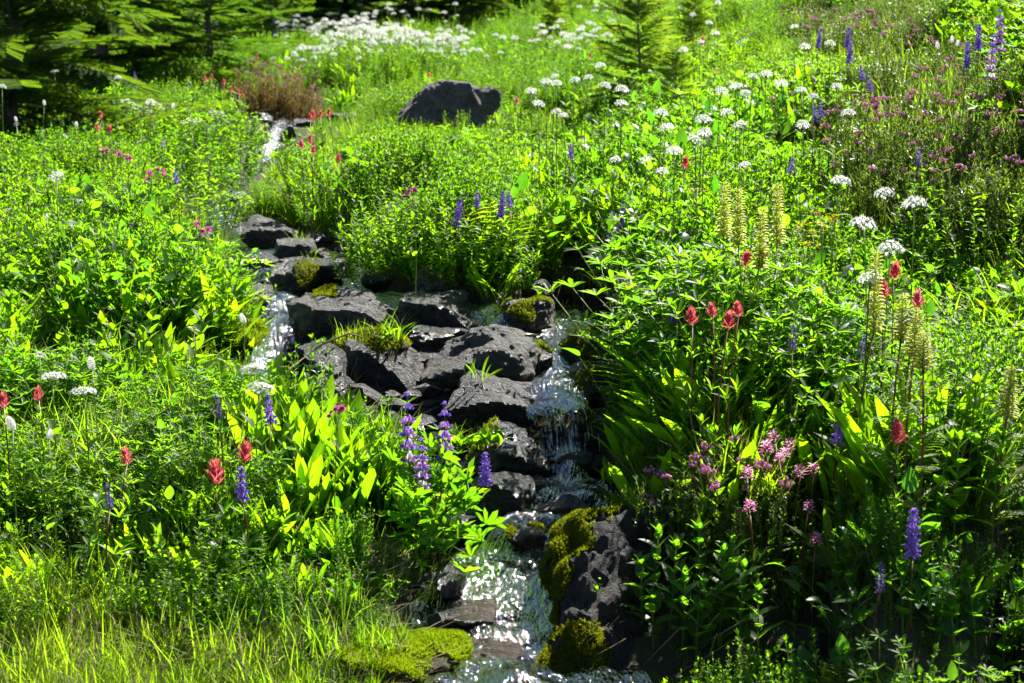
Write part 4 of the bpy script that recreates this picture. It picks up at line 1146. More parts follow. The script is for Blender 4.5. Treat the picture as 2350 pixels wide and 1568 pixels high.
def lup_floret(mb, p, az, sz, mat, fade=False):
    d = Vector((math.cos(az), math.sin(az), 0)); s = Vector((-math.sin(az), math.cos(az), 0)); u = Vector((0, 0, 1)); p = Vector(p); m2 = M_WHITE if fade else mat
    # banner: two rounded petals folded back; wings: a puffed pocket pointing outwards
    for sg in (-1, 1):
        vs = [p + d * sz * .25, p + d * sz * .1 + u * sz * .75 + s * sg * sz * .1, p - d * sz * .02 + u * sz * .85 + s * sg * sz * .42, p + d * sz * .1 + u * sz * .35 + s * sg * sz * .58]
        mb.add(vs, [(0, 1, 2, 3)], m2, U(.4, 1))
        vs = [p + d * sz * .1, p + d * sz * .6 + s * sg * sz * .3 + u * sz * .12, p + d * sz * 1.0 + s * sg * sz * .08 + u * sz * .02, p + d * sz * .55 + s * sg * sz * .16 - u * sz * .25, p + d * sz * .65 + u * sz * .26]
        mb.add(vs, [(0, 1, 4), (1, 2, 4), (0, 3, 1), (1, 3, 2)], mat, U(0, .8))


def lupine_spike(style):
    """raceme of unit length: whorls of pea flowers, buds at the tip"""
    def f(mb):
        L = {'main': .135, 'dense': .085, 'short': .06, 'bud': .045}[style]; nw = {'main': 6, 'dense': 9, 'short': 5, 'bud': 7}[style]
        tube(mb, [(0, 0, 0), (.002, 0, L * .5), (0, 0, L)], .0019, .0008, M_RSTEM, 5)
        for k in range(nw):
            t = k / (nw - 1); z = L * t; sz = {'main': .018, 'dense': .0125, 'short': .013, 'bud': .0065}[style] * (1 - .55 * t ** 2)
            if style == 'main' and t > .9: sz *= .6
            for j in range(6 if style != 'short' else 5):
                az = j * 1.047 + k * .6 + U(-.2, .2); q = Vector((math.cos(az) * .004, math.sin(az) * .004, z + U(-.003, .003)))
                mat = (M_BUD if style == 'bud' else M_PURP) if style != 'main' or t > .75 or random.random() < .25 else M_MAUVE
                lup_floret(mb, q, az, sz, mat, style == 'main' and (t < .15 or (t < .4 and random.random() < .4)))
        for k in range(8): blob(mb, (U(-.003, .003), U(-.003, .003), L + U(-.006, .006)), .0025, M_PURP)
    return f


def lousewort_spike(mb):
    """spike of unit height 0.13 m of beaked pale yellow flowers"""
    tube(mb, [(0, 0, 0), (0, 0, .07), (0, 0, .14)], .0028, .001, M_PALEY, 5)
    for k in range(96):
        t = k / 96; z = .135 * t; az = k * 2.39996; s = .0165 * (1 - .6 * t) + .003; d = rdir(.85 - .35 * t, az); p = Vector((.003 * math.cos(az), .003 * math.sin(az), z))
        leaf(mb, p, d, s, s * .45, M_PALEY, 1.3, U(-.3, .3), 3, 'lance', .6); leaf(mb, p, rdir(1.0, az + .3), s * .8, s * .22, M_FERN, -.5, 0, 2, 'lance', .3)


def pink_lw_head(mb):
    for k in range(30):
        t = k / 30; az = k * 2.39996; p = Vector((.0085 * math.cos(az) * (1 - .5 * t), .0085 * math.sin(az) * (1 - .5 * t), .026 * t)); d = rdir(1.05 - .7 * t, az)
        leaf(mb, p, d, .012, .006, M_PINK if k % 3 else M_MAGENTA, 1.0, U(-.4, .4), 3, 'lance', .6)
        if k % 2: leaf(mb, p, rdir(1.3, az), .008, .002, M_CREAM, 0, 0, 1, 'grass')


def daisy(mat, n=14, r=.013):
    def f(mb):
        tl = rdir(U(.1, .5)); a = tl.orthogonal().normalized(); b = tl.cross(a)
        for k in range(n): an = 6.283 * k / n; leaf(mb, (a * math.cos(an) + b * math.sin(an)) * r * .25, a * math.cos(an) + b * math.sin(an) + tl * .12, r, r * .26, mat, .2, 0, 2, 'obl', .15)
        blob(mb, tl * .0015, r * .33, M_YELLOW, (1, 1, .5))
    return f


def groundsel_head(mb):
    for j in range(7):
        c = Vector((U(-.022, .022), U(-.022, .022), U(-.01, .008))); tube(mb, [(0, 0, -.04), c], .0008, .0007, M_STEM, 3); tl = rdir(U(0, .5)); a = tl.orthogonal().normalized(); b = tl.cross(a)
        for k in range(8): an = 6.283 * k / 8; leaf(mb, c, a * math.cos(an) + b * math.sin(an) + tl * .1, .0085, .0032, M_YELLOW, .2, 0, 2, 'obl', .1)
        blob(mb, c, .0032, M_YELLOW, (1, 1, .6))


def monkey_head(mb):
    for j in range(4):
        c = Vector((U(-.02, .02), U(-.02, .02), U(-.02, .01))); tube(mb, [(0, 0, -.05), c], .0008, .001, M_STEM, 3); n = rdir(U(.6, 1.4)); a = n.orthogonal().normalized(); b = n.cross(a)
        for k in range(5): an = 6.283 * k / 5; leaf(mb, c, a * math.cos(an) + b * math.sin(an) + n * .5, .013, .009, M_MAGENTA, .9, 0, 3, 'obl', .2)


def bell_cluster(mb):
    for k in range(9):
        az = k * 2.4; d = rdir(U(.3, 1.1), az); e = d * U(.010, .018); tube(mb, [(0, 0, -.012), e + Vector((0, 0, .002))], .0006, .0005, M_RSTEM, 3)
        blob(mb, e - Vector((0, 0, .003)), .0042, M_PINK, (.9, .9, 1.1)); leaf(mb, e, rdir(2.2, az), .006, .004, M_PINK, 0, 0, 2, 'lance', .3)


ST_G = stem_mesh(M_STEM); ST_R = stem_mesh(M_RSTEM); ST_T = stem_mesh(M_STEM, .0015)
H_VAL = mk(valerian_head, 4, 'flower_head'); H_UMB = mk(umbel_head, 2, 'flower_head'); H_BIS = mk(bistort_head, 2, 'flower_head')
H_RED = mk(paint_head(M_RED), 3, 'flower_head'); H_PNK = mk(paint_head(M_PINKB), 2, 'flower_head'); H_LOU = mk(lousewort_spike, 3, 'flower_spike')
H_LUP = {k: mk(lupine_spike(k), 3, 'flower_spike') for k in ('main', 'dense', 'short', 'bud')}
H_PLW = mk(pink_lw_head, 3, 'flower_head'); H_DAI = mk(daisy(M_LILAC), 2, 'flower_head'); H_DPK = mk(daisy(M_PINK, 18, .012), 1, 'flower_head')
H_GRO = mk(groundsel_head, 3, 'flower_head'); H_MON = mk(monkey_head, 2, 'flower_head'); H_BEL = mk(bell_cluster, 4, 'flower_cluster')
L_PAIR = mk(lambda mb: [leaf(mb, (0, 0, 0), rdir(U(.5, .8), a), .055, .022, M_HERB, .5, 0, 4, 'ovate', .3) for a in (0, 3.14)], 3, 'leaf_pair')
L_LAN = mk(small_leaves(M_HERB, 7, .036, .18, .6), 3, 'leaves'); L_RED = mk(small_leaves(M_HERB, 10, .04, .17, .5), 3, 'leaves')
L_PALM = mk(lambda mb: [tube(mb, arc((0, 0, 0), rdir(.8, 0), .05, 3, .1), .0011, .0008, M_STEM, 3), palm_leaf(mb, arc((0, 0, 0), rdir(.8, 0), .05, 3, .1)[-1], rdir(.5, 0), .042, M_PALM)], 4, 'palmate_leaf')
L_FERN = mk(lambda mb: frond(mb, (0, 0, 0), rdir(.75, 0), .11, M_FERN, 11, .3), 3, 'ferny_leaf')


def pick(l): return random.choice(l)


def flower(name, cat, label, px, row, h, head, stem, head_len=0.0, leaves=None, group=None, tilt=.2, hs=1.0, hscale=None, y0=2.3):
    """one plant whose flower stands at picture position (px,row): base on the soil, stem, leaves, head"""
    b, top = solve(px, row, h, y0); ln = max(.05, top.z - b.z - head_len * hs)
    HERO.append((px, row + (max(head_len, .035) + .03) * hs * FPX / b.y, b.y, 14)); t = thing(name, label, cat, b, U(0, 6.28), group)
    link('stem', stem, t, scale=(1, 1, ln + .004))
    link(head.name.split('.')[0], head, t, (0, 0, ln), (random.gauss(0, tilt), random.gauss(0, tilt), U(0, 6.28)), hscale or hs)
    for me, z, sc in (leaves or []): link(me.name.split('.')[0], me, t, (0, 0, ln * z), (0, 0, U(0, 6.28)), sc)
    return t


def where(px, row):
    """a landmark of the photograph close to the plant"""
    LM = [(120, 230, 'below the large dark fir'), (120, 640, 'on the left slope'), (130, 900, 'on the near left bank'), (600, 860, 'at the edge of the near left bank'), (510, 190, 'under the thin-trunked fir'),
          (730, 290, 'beside the upper falls'), (1030, 60, 'in the far white flower patch'), (1265, 230, 'right of the large boulder'), (1400, 190, 'left of the fir saplings'), (1360, 60, 'in the meadow left of the sapling tops'), (1480, 350, 'in front of the fir saplings'), (1600, 70, 'by the top of the fir saplings'),
          (1720, 200, 'between fir saplings and heather'), (1660, 300, 'down the slope from the saplings'), (1880, 110, 'below the heather of the top edge'), (1900, 240, 'left of the heather bank'), (2230, 80, 'at the top right corner'),
          (1720, 500, 'beside the yellow louseworts'), (1990, 470, 'on the middle of the right slope'), (1650, 690, 'at the gully edge of the right bank'), (2080, 640, 'behind the tallest lousewort'),
          (1820, 740, 'among broad leaves of the right bank'), (2060, 960, 'in the shaded right foreground'), (1120, 460, 'in the meadow above the gully'), (330, 350, 'left of the upper stream'), (1780, 1080, 'above the shaded lower right bank')]
    return min(LM, key=lambda l: math.hypot(px - l[0], row - l[1]))[2]


# white valerian, one by one
VAL = [(33, 147), (60, 190), (125, 165), (270, 180), (130, 408), (120, 868), (192, 902), (580, 850), (598, 893), (345, 236), (5, 200),
       (1272, 177), (1235, 241), (1277, 258), (1292, 267), (1253, 190), (1277, 194), (1319, 186), (1350, 180), (1389, 198), (1427, 207), (1426, 240), (1219, 211), (1377, 153), (1530, 296), (1518, 263),
       (1483, 370), (1547, 350), (1412, 369), (1520, 396), (1847, 109), (1905, 102), (1823, 63), (1627, 54), (1648, 7), (1758, 173), (1728, 178), (1689, 201), (1656, 211), (1711, 216), (1794, 194), (1838, 209),
       (1865, 224), (1921, 200), (1668, 261), (1612, 277), (1699, 289), (1616, 308), (1595, 323), (1843, 289), (1947, 262), (1709, 382), (1928, 420), (2029, 447), (2098, 472), (1981, 519), (2044, 575), (1996, 643),
       (1568, 116), (1607, 98), (1641, 78), (1240, 60), (1330, 90), (1365, 70), (1300, 110), (1410, 30), (1440, 12), (1360, 25), (1560, 20), (1590, 35)]
NAMED = {(2029, 447): 'largest white valerian globe on a tall stem in the middle of the right slope', (2098, 472): 'white valerian globe right of the largest one, before the ferny bush', (1981, 519): 'full white valerian globe below and left of the largest one',
         (2044, 575): 'flat white valerian head just behind the tip of the tallest lousewort', (1928, 420): 'white valerian up the slope to the left of the largest globe', (1947, 262): 'white valerian with two side buds below the heather bank',
         (1843, 289): 'wide white valerian head left of the one with side buds', (1847, 109): 'tall white valerian of a pair under the top heather, the left one', (1905, 102): 'tall white valerian of a pair under the top heather, the right one',
         (1235, 241): 'white valerian nearest the right end of the large boulder', (130, 408): 'single white valerian on the left slope below the fir', (120, 868): 'white valerian beside the red paintbrush at the left edge',
         (192, 902): 'smaller white valerian right of the one by the red paintbrush', (580, 850): 'white valerian seen against the left side stream', (598, 893): 'low white flower below the one against the side stream', (33, 147): 'topmost white valerian in front of the large dark fir'}
for px, row in VAL:
    k = (px, row); near = row > 380
    lab = NAMED.get(k, 'white round-headed valerian ' + where(px, row)); grp = None if k in NAMED else 'white valerians ' + where(px, row)
    low = px < 700 and row > 700
    flower('white_valerian', 'flower', lab, px, row, .3 if low else (.5 if row > 350 else .56), pick(H_VAL), pick(ST_G), 0, [(pick(L_PAIR), .55, U(.7, 1)), (pick(L_PAIR), .3, U(.9, 1.3))], grp, .15, (U(.8, 1.05) if row > 400 else U(.65, .85)) if k in NAMED else U(.58, .82),
           hscale=(.95, .95, .6) if low else None)
# the far patch: each plant one mesh, too small to show its parts
VFAR = []
for k in range(4):
    mb = MB(); valerian_head(mb, .034, 34, .75); mb.v = [(x, y, z + .44) for x, y, z in mb.v]
    tube(mb, [(0, 0, 0), (.008, .004, .2), (0, 0, .425)], .0026, .002, M_STEM, 4)
    for z in (.15, .28):
        for a in (0, 3.14): leaf(mb, (0, 0, z), rdir(.7, a + z * 5), .06, .02, M_HERB, .4, 0, 3, 'ovate', .3)
    VFAR.append(mb.mesh('white_valerian'))
fp = []
while len(fp) < 430:
    px = random.gauss(960, 230); y = random.gauss(16.0, 1.9)
    if not (640 < px < 1420 and 13.4 < y < 20): continue
    x = (px - 1175) / FPX * y
    if vnoise(np.array([[x * .9, y * .7, .3]]), 6)[0] + .25 * random.random() < -.05: continue
    fp.append((x, y))
zz = G(np.array([f[0] for f in fp]), np.array([f[1] for f in fp])); order = sorted(range(len(fp)), key=lambda i: fp[i][1])
for i in order[:230]:
    o = link('white_valerian', pick(VFAR), None, (fp[i][0], fp[i][1], zz[i]), (random.gauss(0, .08), random.gauss(0, .08), U(0, 6.28)), U(.8, 1.15))
    tag(o, 'small white valerian in the dense far patch behind the large boulder', 'flower', 'white valerians of the far patch')
rest = order[225:]
scatter('white_flower_patch', 'the farthest white valerians merging into one pale patch', 'flowers', VFAR, [(fp[i][0], fp[i][1], zz[i]) for i in rest], [(0, 0, U(0, 6.28)) for _ in rest], [U(.8, 1.15) for _ in rest], [random.randrange(4) for _ in rest])

UMB = [(290, 252), (350, 258), (497, 277), (325, 268), (440, 300)]
for i, (px, row) in enumerate(UMB):
    flower('white_umbel', 'flower', ['flat greenish white umbel under the boughs of the large fir', 'greenish umbel right beside the flat one under the fir', 'tan fading umbel on the mound left of the upper falls', 'small greenish umbel between the two under the fir', 'pale umbel low on the mound left of the upper falls'][i],
           px, row, .5, H_UMB[i % 2], pick(ST_T), 0, [(pick(L_FERN), .4, .9), (pick(L_FERN), .25, 1.1)], 'white umbels')
for px, row in [(160, 208), (101, 230), (395, 237), (37, 268), (175, 280), (2153, 97), (2186, 83), (2196, 93), (28, 957), (110, 985), (1781, 184), (560, 720), (640, 690), (210, 820)]:
    flower('white_bistort', 'flower', 'small cottony white bistort ' + where(px, row), px, row, .48 if row < 500 else .34, pick(H_BIS), pick(ST_T), .034, [(pick(L_LAN), .2, .9)], 'white bistorts ' + where(px, row), .2, U(.55, .8))
# red paintbrush
PB = [(485, 168), (513, 180), (530, 195), (548, 202), (560, 212), (470, 172), (232, 252), (225, 280), (250, 285), (735, 250), (755, 246), (712, 258), (720, 250), (690, 318), (713, 305), (718, 330), (777, 350), (1186, 222), (1333, 52), (1614, 80), (1712, 570), (2052, 595), (1590, 698),
      (1637, 690), (1672, 708), (1696, 686), (2107, 660), (2065, 955), (6, 895), (87, 882), (290, 1022), (561, 1005), (494, 1048), (1575, 355), (590, 122), (985, 165), (1355, 120), (2030, 640)]
PBN = {(494, 1048): 'tallest bright red paintbrush in the left foreground, in front of dark leaves', (561, 1005): 'red paintbrush behind and right of the tallest one', (87, 882): 'red paintbrush below the flat white valerian at the left edge', (6, 895): 'red paintbrush cut by the left edge of the picture',
       (290, 1022): 'small red paintbrush low between the left edge and the tallest one', (2065, 955): 'broad salmon red paintbrush in the shaded right foreground', (2107, 660): 'pink paintbrush beside the yellow louseworts on the right bank', (1712, 570): 'red paintbrush among ferny leaves under the four louseworts',
       (1590, 698): 'small red paintbrush leftmost at the gully edge of the right bank', (1637, 690): 'double-headed red paintbrush at the gully edge of the right bank', (1672, 708): 'lowest red paintbrush at the gully edge of the right bank', (1696, 686): 'red paintbrush rightmost of the four at the gully edge',
       (777, 350): 'single red paintbrush in the meadow right of the upper falls'}
for px, row in PB:
    k = (px, row); pinkish = k in ((2107, 660), (1333, 52), (1614, 80), (690, 318), (713, 305), (718, 330))
    big = k in ((494, 1048), (561, 1005), (2065, 955)); sc = 1.0 if k == (494, 1048) else (.9 if big else U(.6, .82))
    low = px < 700 and row > 800
    flower('red_paintbrush', 'flower', PBN.get(k, 'red paintbrush flower ' + where(px, row)), px, row, (.28 if row > 980 else .33) if low else (.46 if row < 900 else .34), pick(H_PNK if pinkish else H_RED), pick(ST_R), .06, [(pick(L_RED), .85, .8), (pick(L_RED), .6, .9), (pick(L_RED), .35, 1)],
           None if k in PBN else 'red paintbrushes ' + where(px, row), .1, sc)
# lupines
LU = [(553, 1075, 'short', .2), (502, 905, 'bud', .22), (620, 905, 'short', .22), (2098, 1165, 'dense', .2), (2022, 1295, 'bud', .15), (1545, 672, 'dense', .3), (2300, 20, 'main', .42), (2248, 55, 'dense', .42), (2280, 82, 'main', .42), (2222, 95, 'dense', .42),
      (1878, 65, 'dense', .42), (1945, 62, 'dense', .42), (1950, 95, 'dense', .42), (1400, 485, 'dense', .3), (1425, 470, 'dense', .3), (1048, 455, 'dense', .3), (1150, 440, 'dense', .28), (1170, 440, 'short', .28), (1095, 440, 'short', .28), (1815, 362, 'short', .32),
      (1870, 245, 'short', .4), (1885, 235, 'short', .4), (2110, 340, 'short', .35), (1820, 750, 'bud', .3), (1975, 770, 'bud', .28), (250, 1110, 'bud', .2), (1925, 945, 'short', .25), (1980, 150, 'short', .42), (2000, 175, 'short', .42), (310, 165, 'short', .4), (405, 388, 'short', .35), (1310, 330, 'short', .35)]
LUN = {(2098, 1165): 'dense violet lupine spike lit against the dark lower right bank', (2022, 1295): 'small unopened grey-violet lupine left below the dense violet one', (553, 1075): 'small purple lupine beside the red paintbrushes of the left foreground', (502, 905): 'grey-violet lupine bud left of the pair on the near left bank',
       (620, 905): 'violet lupine bud right of the pair on the near left bank', (1545, 672): 'violet lupine at the gully edge left of the red paintbrushes', (2300, 20): 'tallest blue-violet lupine in the top right corner', (2280, 82): 'blue-violet lupine under the tallest one in the top right corner',
       (1048, 455): 'lone violet lupine above the left end of the leafy bush'}
for px, row, st, h in LU:
    k = (px, row); hl = {'main': .14, 'dense': .09, 'short': .065, 'bud': .05}[st]
    flower('lupine', 'flower', LUN.get(k, 'violet lupine spike ' + where(px, row)), px, row, h + .08, pick(H_LUP[st]), pick(ST_R), hl, [(pick(L_PALM), U(.55, .9), U(.8, 1.1)), (pick(L_PALM), U(.45, .8), 1), (pick(L_PALM), U(.3, .7), 1.1), (pick(L_PALM), .35, 1.1)],
           None if k in LUN else 'lupines ' + where(px, row), .08, .8 if st == 'short' and row < 450 else 1.0)
# yellow louseworts, top and foot of each flower spike
LW = [(1663, 415, 545, 'leftmost of the four pale yellow louseworts near the gully edge'), (1697, 428, 565, 'second of the four pale yellow louseworts near the gully edge'), (1747, 475, 620, 'shortest of the four pale yellow louseworts near the gully edge'), (1788, 418, 560, 'rightmost of the four pale yellow louseworts'),
      (2015, 568, 765, 'tallest pale yellow lousewort on the middle right bank'), (2073, 672, 785, 'lousewort with a short spike right of the tallest one'), (2103, 705, 825, 'lousewort with a dark reddish stem right of the tallest one'), (2122, 760, 850, 'smallest lousewort, close behind the one with a dark stem'), (2318, 838, 965, 'thick yellow lousewort near the right edge')]
for px, r0, r1, lab in LW:
    b, top = solve(px, r0, .56 if r0 < 600 else .46); L = (r1 - r0) * top.y / FPX; ln = max(.06, top.z - b.z - L)
    HERO.append((px, r1 + 40, b.y, 22)); t = thing('yellow_lousewort', lab, 'flower', b, U(0, 6), 'yellow louseworts'); link('stem', pick(ST_R) if r0 > 560 else pick(ST_G), t, scale=(1.4, 1.4, ln + .01))
    link('flower_spike', pick(H_LOU), t, (0, 0, ln), (U(-.03, .03), U(-.03, .03), U(0, 6)), (1.25, 1.25, L / .14))
    for j in range(11): link('ferny_leaf', pick(L_FERN), t, (0, 0, ln * (.25 + .065 * j)), (0, 0, j * 2.4), U(.75, 1.15) * (1.1 - .05 * j))
for px, row in [(1780, 988), (1760, 1012), (1800, 1028), (1715, 1072), (1838, 1068), (1868, 1064), (1720, 1150), (1858, 1150), (1873, 1225), (1788, 1040), (1812, 1010)]:
    flower('pink_lousewort', 'flower', 'pink lousewort ' + where(px, row), px, row, .25, pick(H_PLW), pick(ST_R), .028, [(pick(L_FERN), .1, .7), (pick(L_FERN), .15, .6)], 'pink louseworts ' + where(px, row), .15, U(.65, .9))
for px, row in [(1830, 520), (1845, 508), (1880, 480), (1890, 508), (1860, 555), (1745, 572), (1905, 492), (1868, 525), (1180, 75), (1670, 72), (1700, 75), (1720, 70), (2235, 38), (1500, 35), (1870, 285), (1235, 455), (1600, 430), (277, 342), (2180, 383), (1640, 160)]:
    flower('yellow_groundsel', 'flower', 'cluster of small yellow daisies ' + where(px, row), px, row, .46, pick(H_GRO), pick(ST_T), .01, [(pick(L_LAN), .6, .9), (pick(L_LAN), .3, 1.1)], 'yellow groundsels ' + where(px, row), .2, U(.8, 1.1))
for i, (px, row) in enumerate([(18, 482), (107, 497), (375, 330), (320, 325), (38, 285), (100, 300), (92, 813), (445, 755)]):
    flower('lilac_daisy', 'flower', 'pale lilac daisy ' + where(px, row), px, row, .42, pick(H_DAI), pick(ST_T), .0, [(pick(L_LAN), .5, .8)], 'lilac daisies ' + where(px, row), .4, 1.0)
flower('pink_daisy', 'flower', 'single pink daisy above the lance leaves by the black wet rock', 735, 870, .2, H_DPK[0], pick(ST_T), 0, [(pick(L_LAN), .4, .7)], None, .4, 1)
for px, row in [(243, 338), (268, 347), (292, 355), (345, 400), (478, 528), (452, 517), (948, 438), (365, 392), (780, 940)]:
    flower('magenta_monkeyflower', 'flower', 'magenta flowers on leafy stems ' + where(px, row), px, row, .42, pick(H_MON), pick(ST_T), 0, [(pick(L_PAIR), .8, .6), (pick(L_PAIR), .5, .8)], 'magenta flowers ' + where(px, row), .1, U(.8, 1.1))

# ------------------------------------------------------------------ heather clumps
HEATH = []
for k in range(3):
    mb = MB()
    for j in range(5):
        m2 = MB(); heather_tuft(m2, U(.13, .19), 22); a = j * 1.257; ox, oy = (.11 * math.cos(a), .08 * math.sin(a))
        o = len(mb.v); mb.v += [(x + ox, y + oy, z) for x, y, z in m2.v]; mb.t += m2.t; mb.f += [tuple(i + o for i in f) for f in m2.f]
        for mm in m2.mats: mb.mi(mm)
        mp = [mb.mats.index(mm) for mm in m2.mats]; mb.m += [mp[i] for i in m2.m]
    HEATH.append(mb.mesh('needle_shoots'))


M_RHEATH = leaf_mat('reddish_heather_needle', (0.07, 0.045, 0.018), (0.09, 0.075, 0.025), (0.30, 0.16, 0.04), (0.42, 0.34, 0.05), 0.42, 0.5, 0.2)
HEATHR = []
for me in HEATH:
    m2 = me.copy(); m2.materials[0] = M_RHEATH; HEATHR.append(m2)


def heather(label, px, row, h, sc=1.0, ncl=10, group='pink heather clumps', spread=1.0):
    b, top = solve(px, row, h * sc)
    HERO.append((px, row + .75 * h * sc * FPX / b.y, b.y, .18 * sc * FPX / b.y)); t = thing('pink_heather', label, 'heather', b, U(0, 6.28), group); link('needle_shoots', pick(HEATHR if px < 700 else HEATH), t, scale=sc)
    for k in range(ncl):
        a = U(0, 6.28); r = math.sqrt(random.random()) * .17 * spread; link('flower_cluster', pick(H_BEL), t, (r * sc * math.cos(a), r * sc * .8 * math.sin(a), sc * U(.13, .2)), (U(-.3, .3), U(-.3, .3), U(0, 6)), U(.8, 1.3))
    return t


heather('rosy heather mound right of the thin-trunked fir, above the upper falls', 625, 150, .19, 2.1, 30)
heather('second rosy heather clump forming the lower left of the rosy mound', 610, 185, .18, 1.8, 12)
heather('dark heather clump on the right shoulder of the rosy mound', 665, 180, .18, 1.8, 14)
heather('low brownish heather with pink bells beside the rosy mound', 685, 215, .17, 1.4, 10)
heather('pink heather in bloom over the mossy boulder, foremost of all', 1590, 1060, .2, 1.0, 14)
heather('pink heather with few bells just right of the foremost one', 1680, 1085, .18, .85, 9)
heather('low heather sprig hanging beside the mossy boulder', 1545, 1160, .15, .6, 6)
for px, row, n in [(1960, 215, 9), (2040, 215, 10), (2120, 205, 12), (2190, 200, 12), (2260, 215, 9), (2340, 205, 12), (1985, 285, 8), (2060, 290, 6), (2140, 300, 6), (2230, 280, 5), (2310, 300, 5), (2040, 340, 4), (2130, 350, 3), (2240, 345, 2), (2330, 355, 2),
                   (1850, 15, 8), (1910, 25, 9), (1970, 20, 9), (2035, 35, 9), (2110, 60, 8), (2160, 125, 8), (1890, 205, 7)]:
    heather('dark heather with pink bells ' + ('along the top edge of the right slope' if row < 100 else ('on the upper rim of the heather bank' if row < 250 else 'on the dark face of the heather bank')), px, row, .22, U(1.2, 1.6), n + 3, 'heather ' + ('of the top edge' if row < 100 else ('of the bank rim' if row < 250 else 'of the bank face')))

BUSH = []
for k in range(3):
    mb = MB()
    for j in range(46):
        a = U(0, 6.28); r = .24 * math.sqrt(random.random()); hh = .42 * (1 - .55 * (r / .24) ** 2) * U(.8, 1.1); pts = arc((r * math.cos(a), r * math.sin(a), 0), rdir(.15 + r, a), hh, 5, -.1)
        tube(mb, pts, .002, .001, M_STEM, 3); q = .15
        while q < 1:
            t = q * 5; i = min(4, int(t)); p = pts[i].lerp(pts[i + 1], t - i)
            for m in range(2): leaf(mb, p, rdir(U(.5, 1.15)), U(.028, .045), U(.012, .017), M_HERB, U(.1, .8), U(-.5, .5), 2, 'ovate', .3)
            q += .055
    BUSH.append(mb.mesh('foliage'))


def bush(label, px, row, h=.42, sc=1.0, group=None):
    b, top = solve(px, row, h * sc); HERO.append((px, row + .8 * h * sc * FPX / b.y, b.y, .2 * sc * FPX / b.y))
    t = thing('leafy_bush', label, 'bush', b, U(0, 6.28), group); link('foliage', pick(BUSH), t, scale=(sc, sc, sc)); return t


for px, row, sc, lab in [(480, 195, 1.0, 'bright leafy bush under the red paintbrushes, topmost of the mound by the upper falls'), (515, 232, .9, 'bright leafy bush overhanging the upper falls on their left'), (410, 240, 1.0, 'bright leafy bush at the left shoulder of the mound by the upper falls'),
                         (500, 265, 1.0, 'bright leafy bush in the middle of the mound by the upper falls'), (430, 300, .9, 'low bright leafy bush at the left foot of the mound'), (440, 350, .8, 'low bright leafy bush beside the lowest step of the upper falls'),
                         (880, 455, .7, 'leafy bush above the gully, left one of three'), (960, 440, .75, 'leafy bush above the gully, middle one of three'), (1050, 470, .7, 'leafy bush above the gully, right one of three'), (1120, 520, .6, 'low leafy bush above the ledge with the trickle'),
                         (2180, 395, .75, 'rounded leafy bush in front of the heather bank at the right'), (2280, 420, .75, 'rounded leafy bush above the tall grass at the right edge'), (760, 390, .6, 'leafy hummock in the meadow right of the upper falls')]:
    bush(lab, px, row, .42, sc, 'leafy bushes')

# ------------------------------------------------------------------ single leafy plants built leaf by leaf
def leaf_tpl(shape, wd, mat, droop, name='leaf', fold=.3):
    r = []
    for k in range(3):
        mb = MB(); leaf(mb, (0, 0, 0), (0, 1, 0), 1.0, wd * U(.85, 1.15), mat, droop * U(.5, 1.3), U(-.2, .2), 6, shape, fold, U(.2, .8)); r.append(mb.mesh(name))
    return r


T_LANCE = leaf_tpl('obl', .115, M_LANCE, .5); T_OV = leaf_tpl('ovate', .42, M_COOL, .5); T_HV = leaf_tpl('ovate', .42, M_HERB, .5); T_BR = leaf_tpl('ovate', .75, M_COOL, .6); T_BLADE = leaf_tpl('grass', .022, M_GRASS, 1.0, 'blade')
T_PALM = []
for k in range(4):
    mb = MB(); palm_leaf(mb, (0, 0, 0), (0, .55, 1), 1.0, M_PALM, 7, .27); T_PALM.append(mb.mesh('palmate_leaf'))


def put_leaf(parent, tpl, p, d, size, roll=0.0, name='leaf'):
    d = Vector(d).normalized(); x = d.cross(Vector((0, 0, 1)))
    if x.length < 1e-3: x = Vector((1, 0, 0))
    x.normalize(); x.rotate(Matrix.Rotation(roll, 3, d)); z = x.cross(d); M = Matrix((x, d, z)).transposed()
    return link(name, pick(tpl), parent, p, M.to_euler(), size)


def stem_part(parent, pts, r0=.0026, r1=.0014, mat=None, name='stem'):
    mb = MB(); tube(mb, pts, r0, r1, mat or M_STEM, 5); return link(name, mb.mesh(name), parent)


def leafy(label, px, row, h, tpl=None, group=None, ln=.055, name='leafy_plant', stems=1, pitch=.026):
    b, top = solve(px, row, h); HERO.append((px, row + .7 * h * FPX / b.y, b.y, .05 * FPX / b.y)); H = max(.08, top.z - b.z); t = thing(name, label, 'plant', b, 0, group)
    for s in range(stems):
        pts = arc((U(-.02, .02) * (stems > 1), U(-.02, .02) * (stems > 1), 0), rdir(U(0, .12 + .2 * (stems > 1))), H * U(.85, 1.0), 6, U(-.15, .15)); stem_part(t, pts)
        z = .3; az = U(0, 3)
        while z < 1.0:
            q = z * 6; i = min(5, int(q)); p = pts[i].lerp(pts[i + 1], q - i); az += 1.57 + U(-.2, .2)
            for k in (0, 1): put_leaf(t, tpl or T_OV, p, rdir(U(.6, 1.1) * (1.25 - .6 * z), az + k * math.pi), ln * (1.15 - .55 * z ** 2) * U(.85, 1.15), U(-.3, .3))
            z += pitch / H
        for k in range(4): put_leaf(t, tpl or T_OV, pts[-1], rdir(U(.2, .5), k * 1.57), ln * .55, 0)
    return t


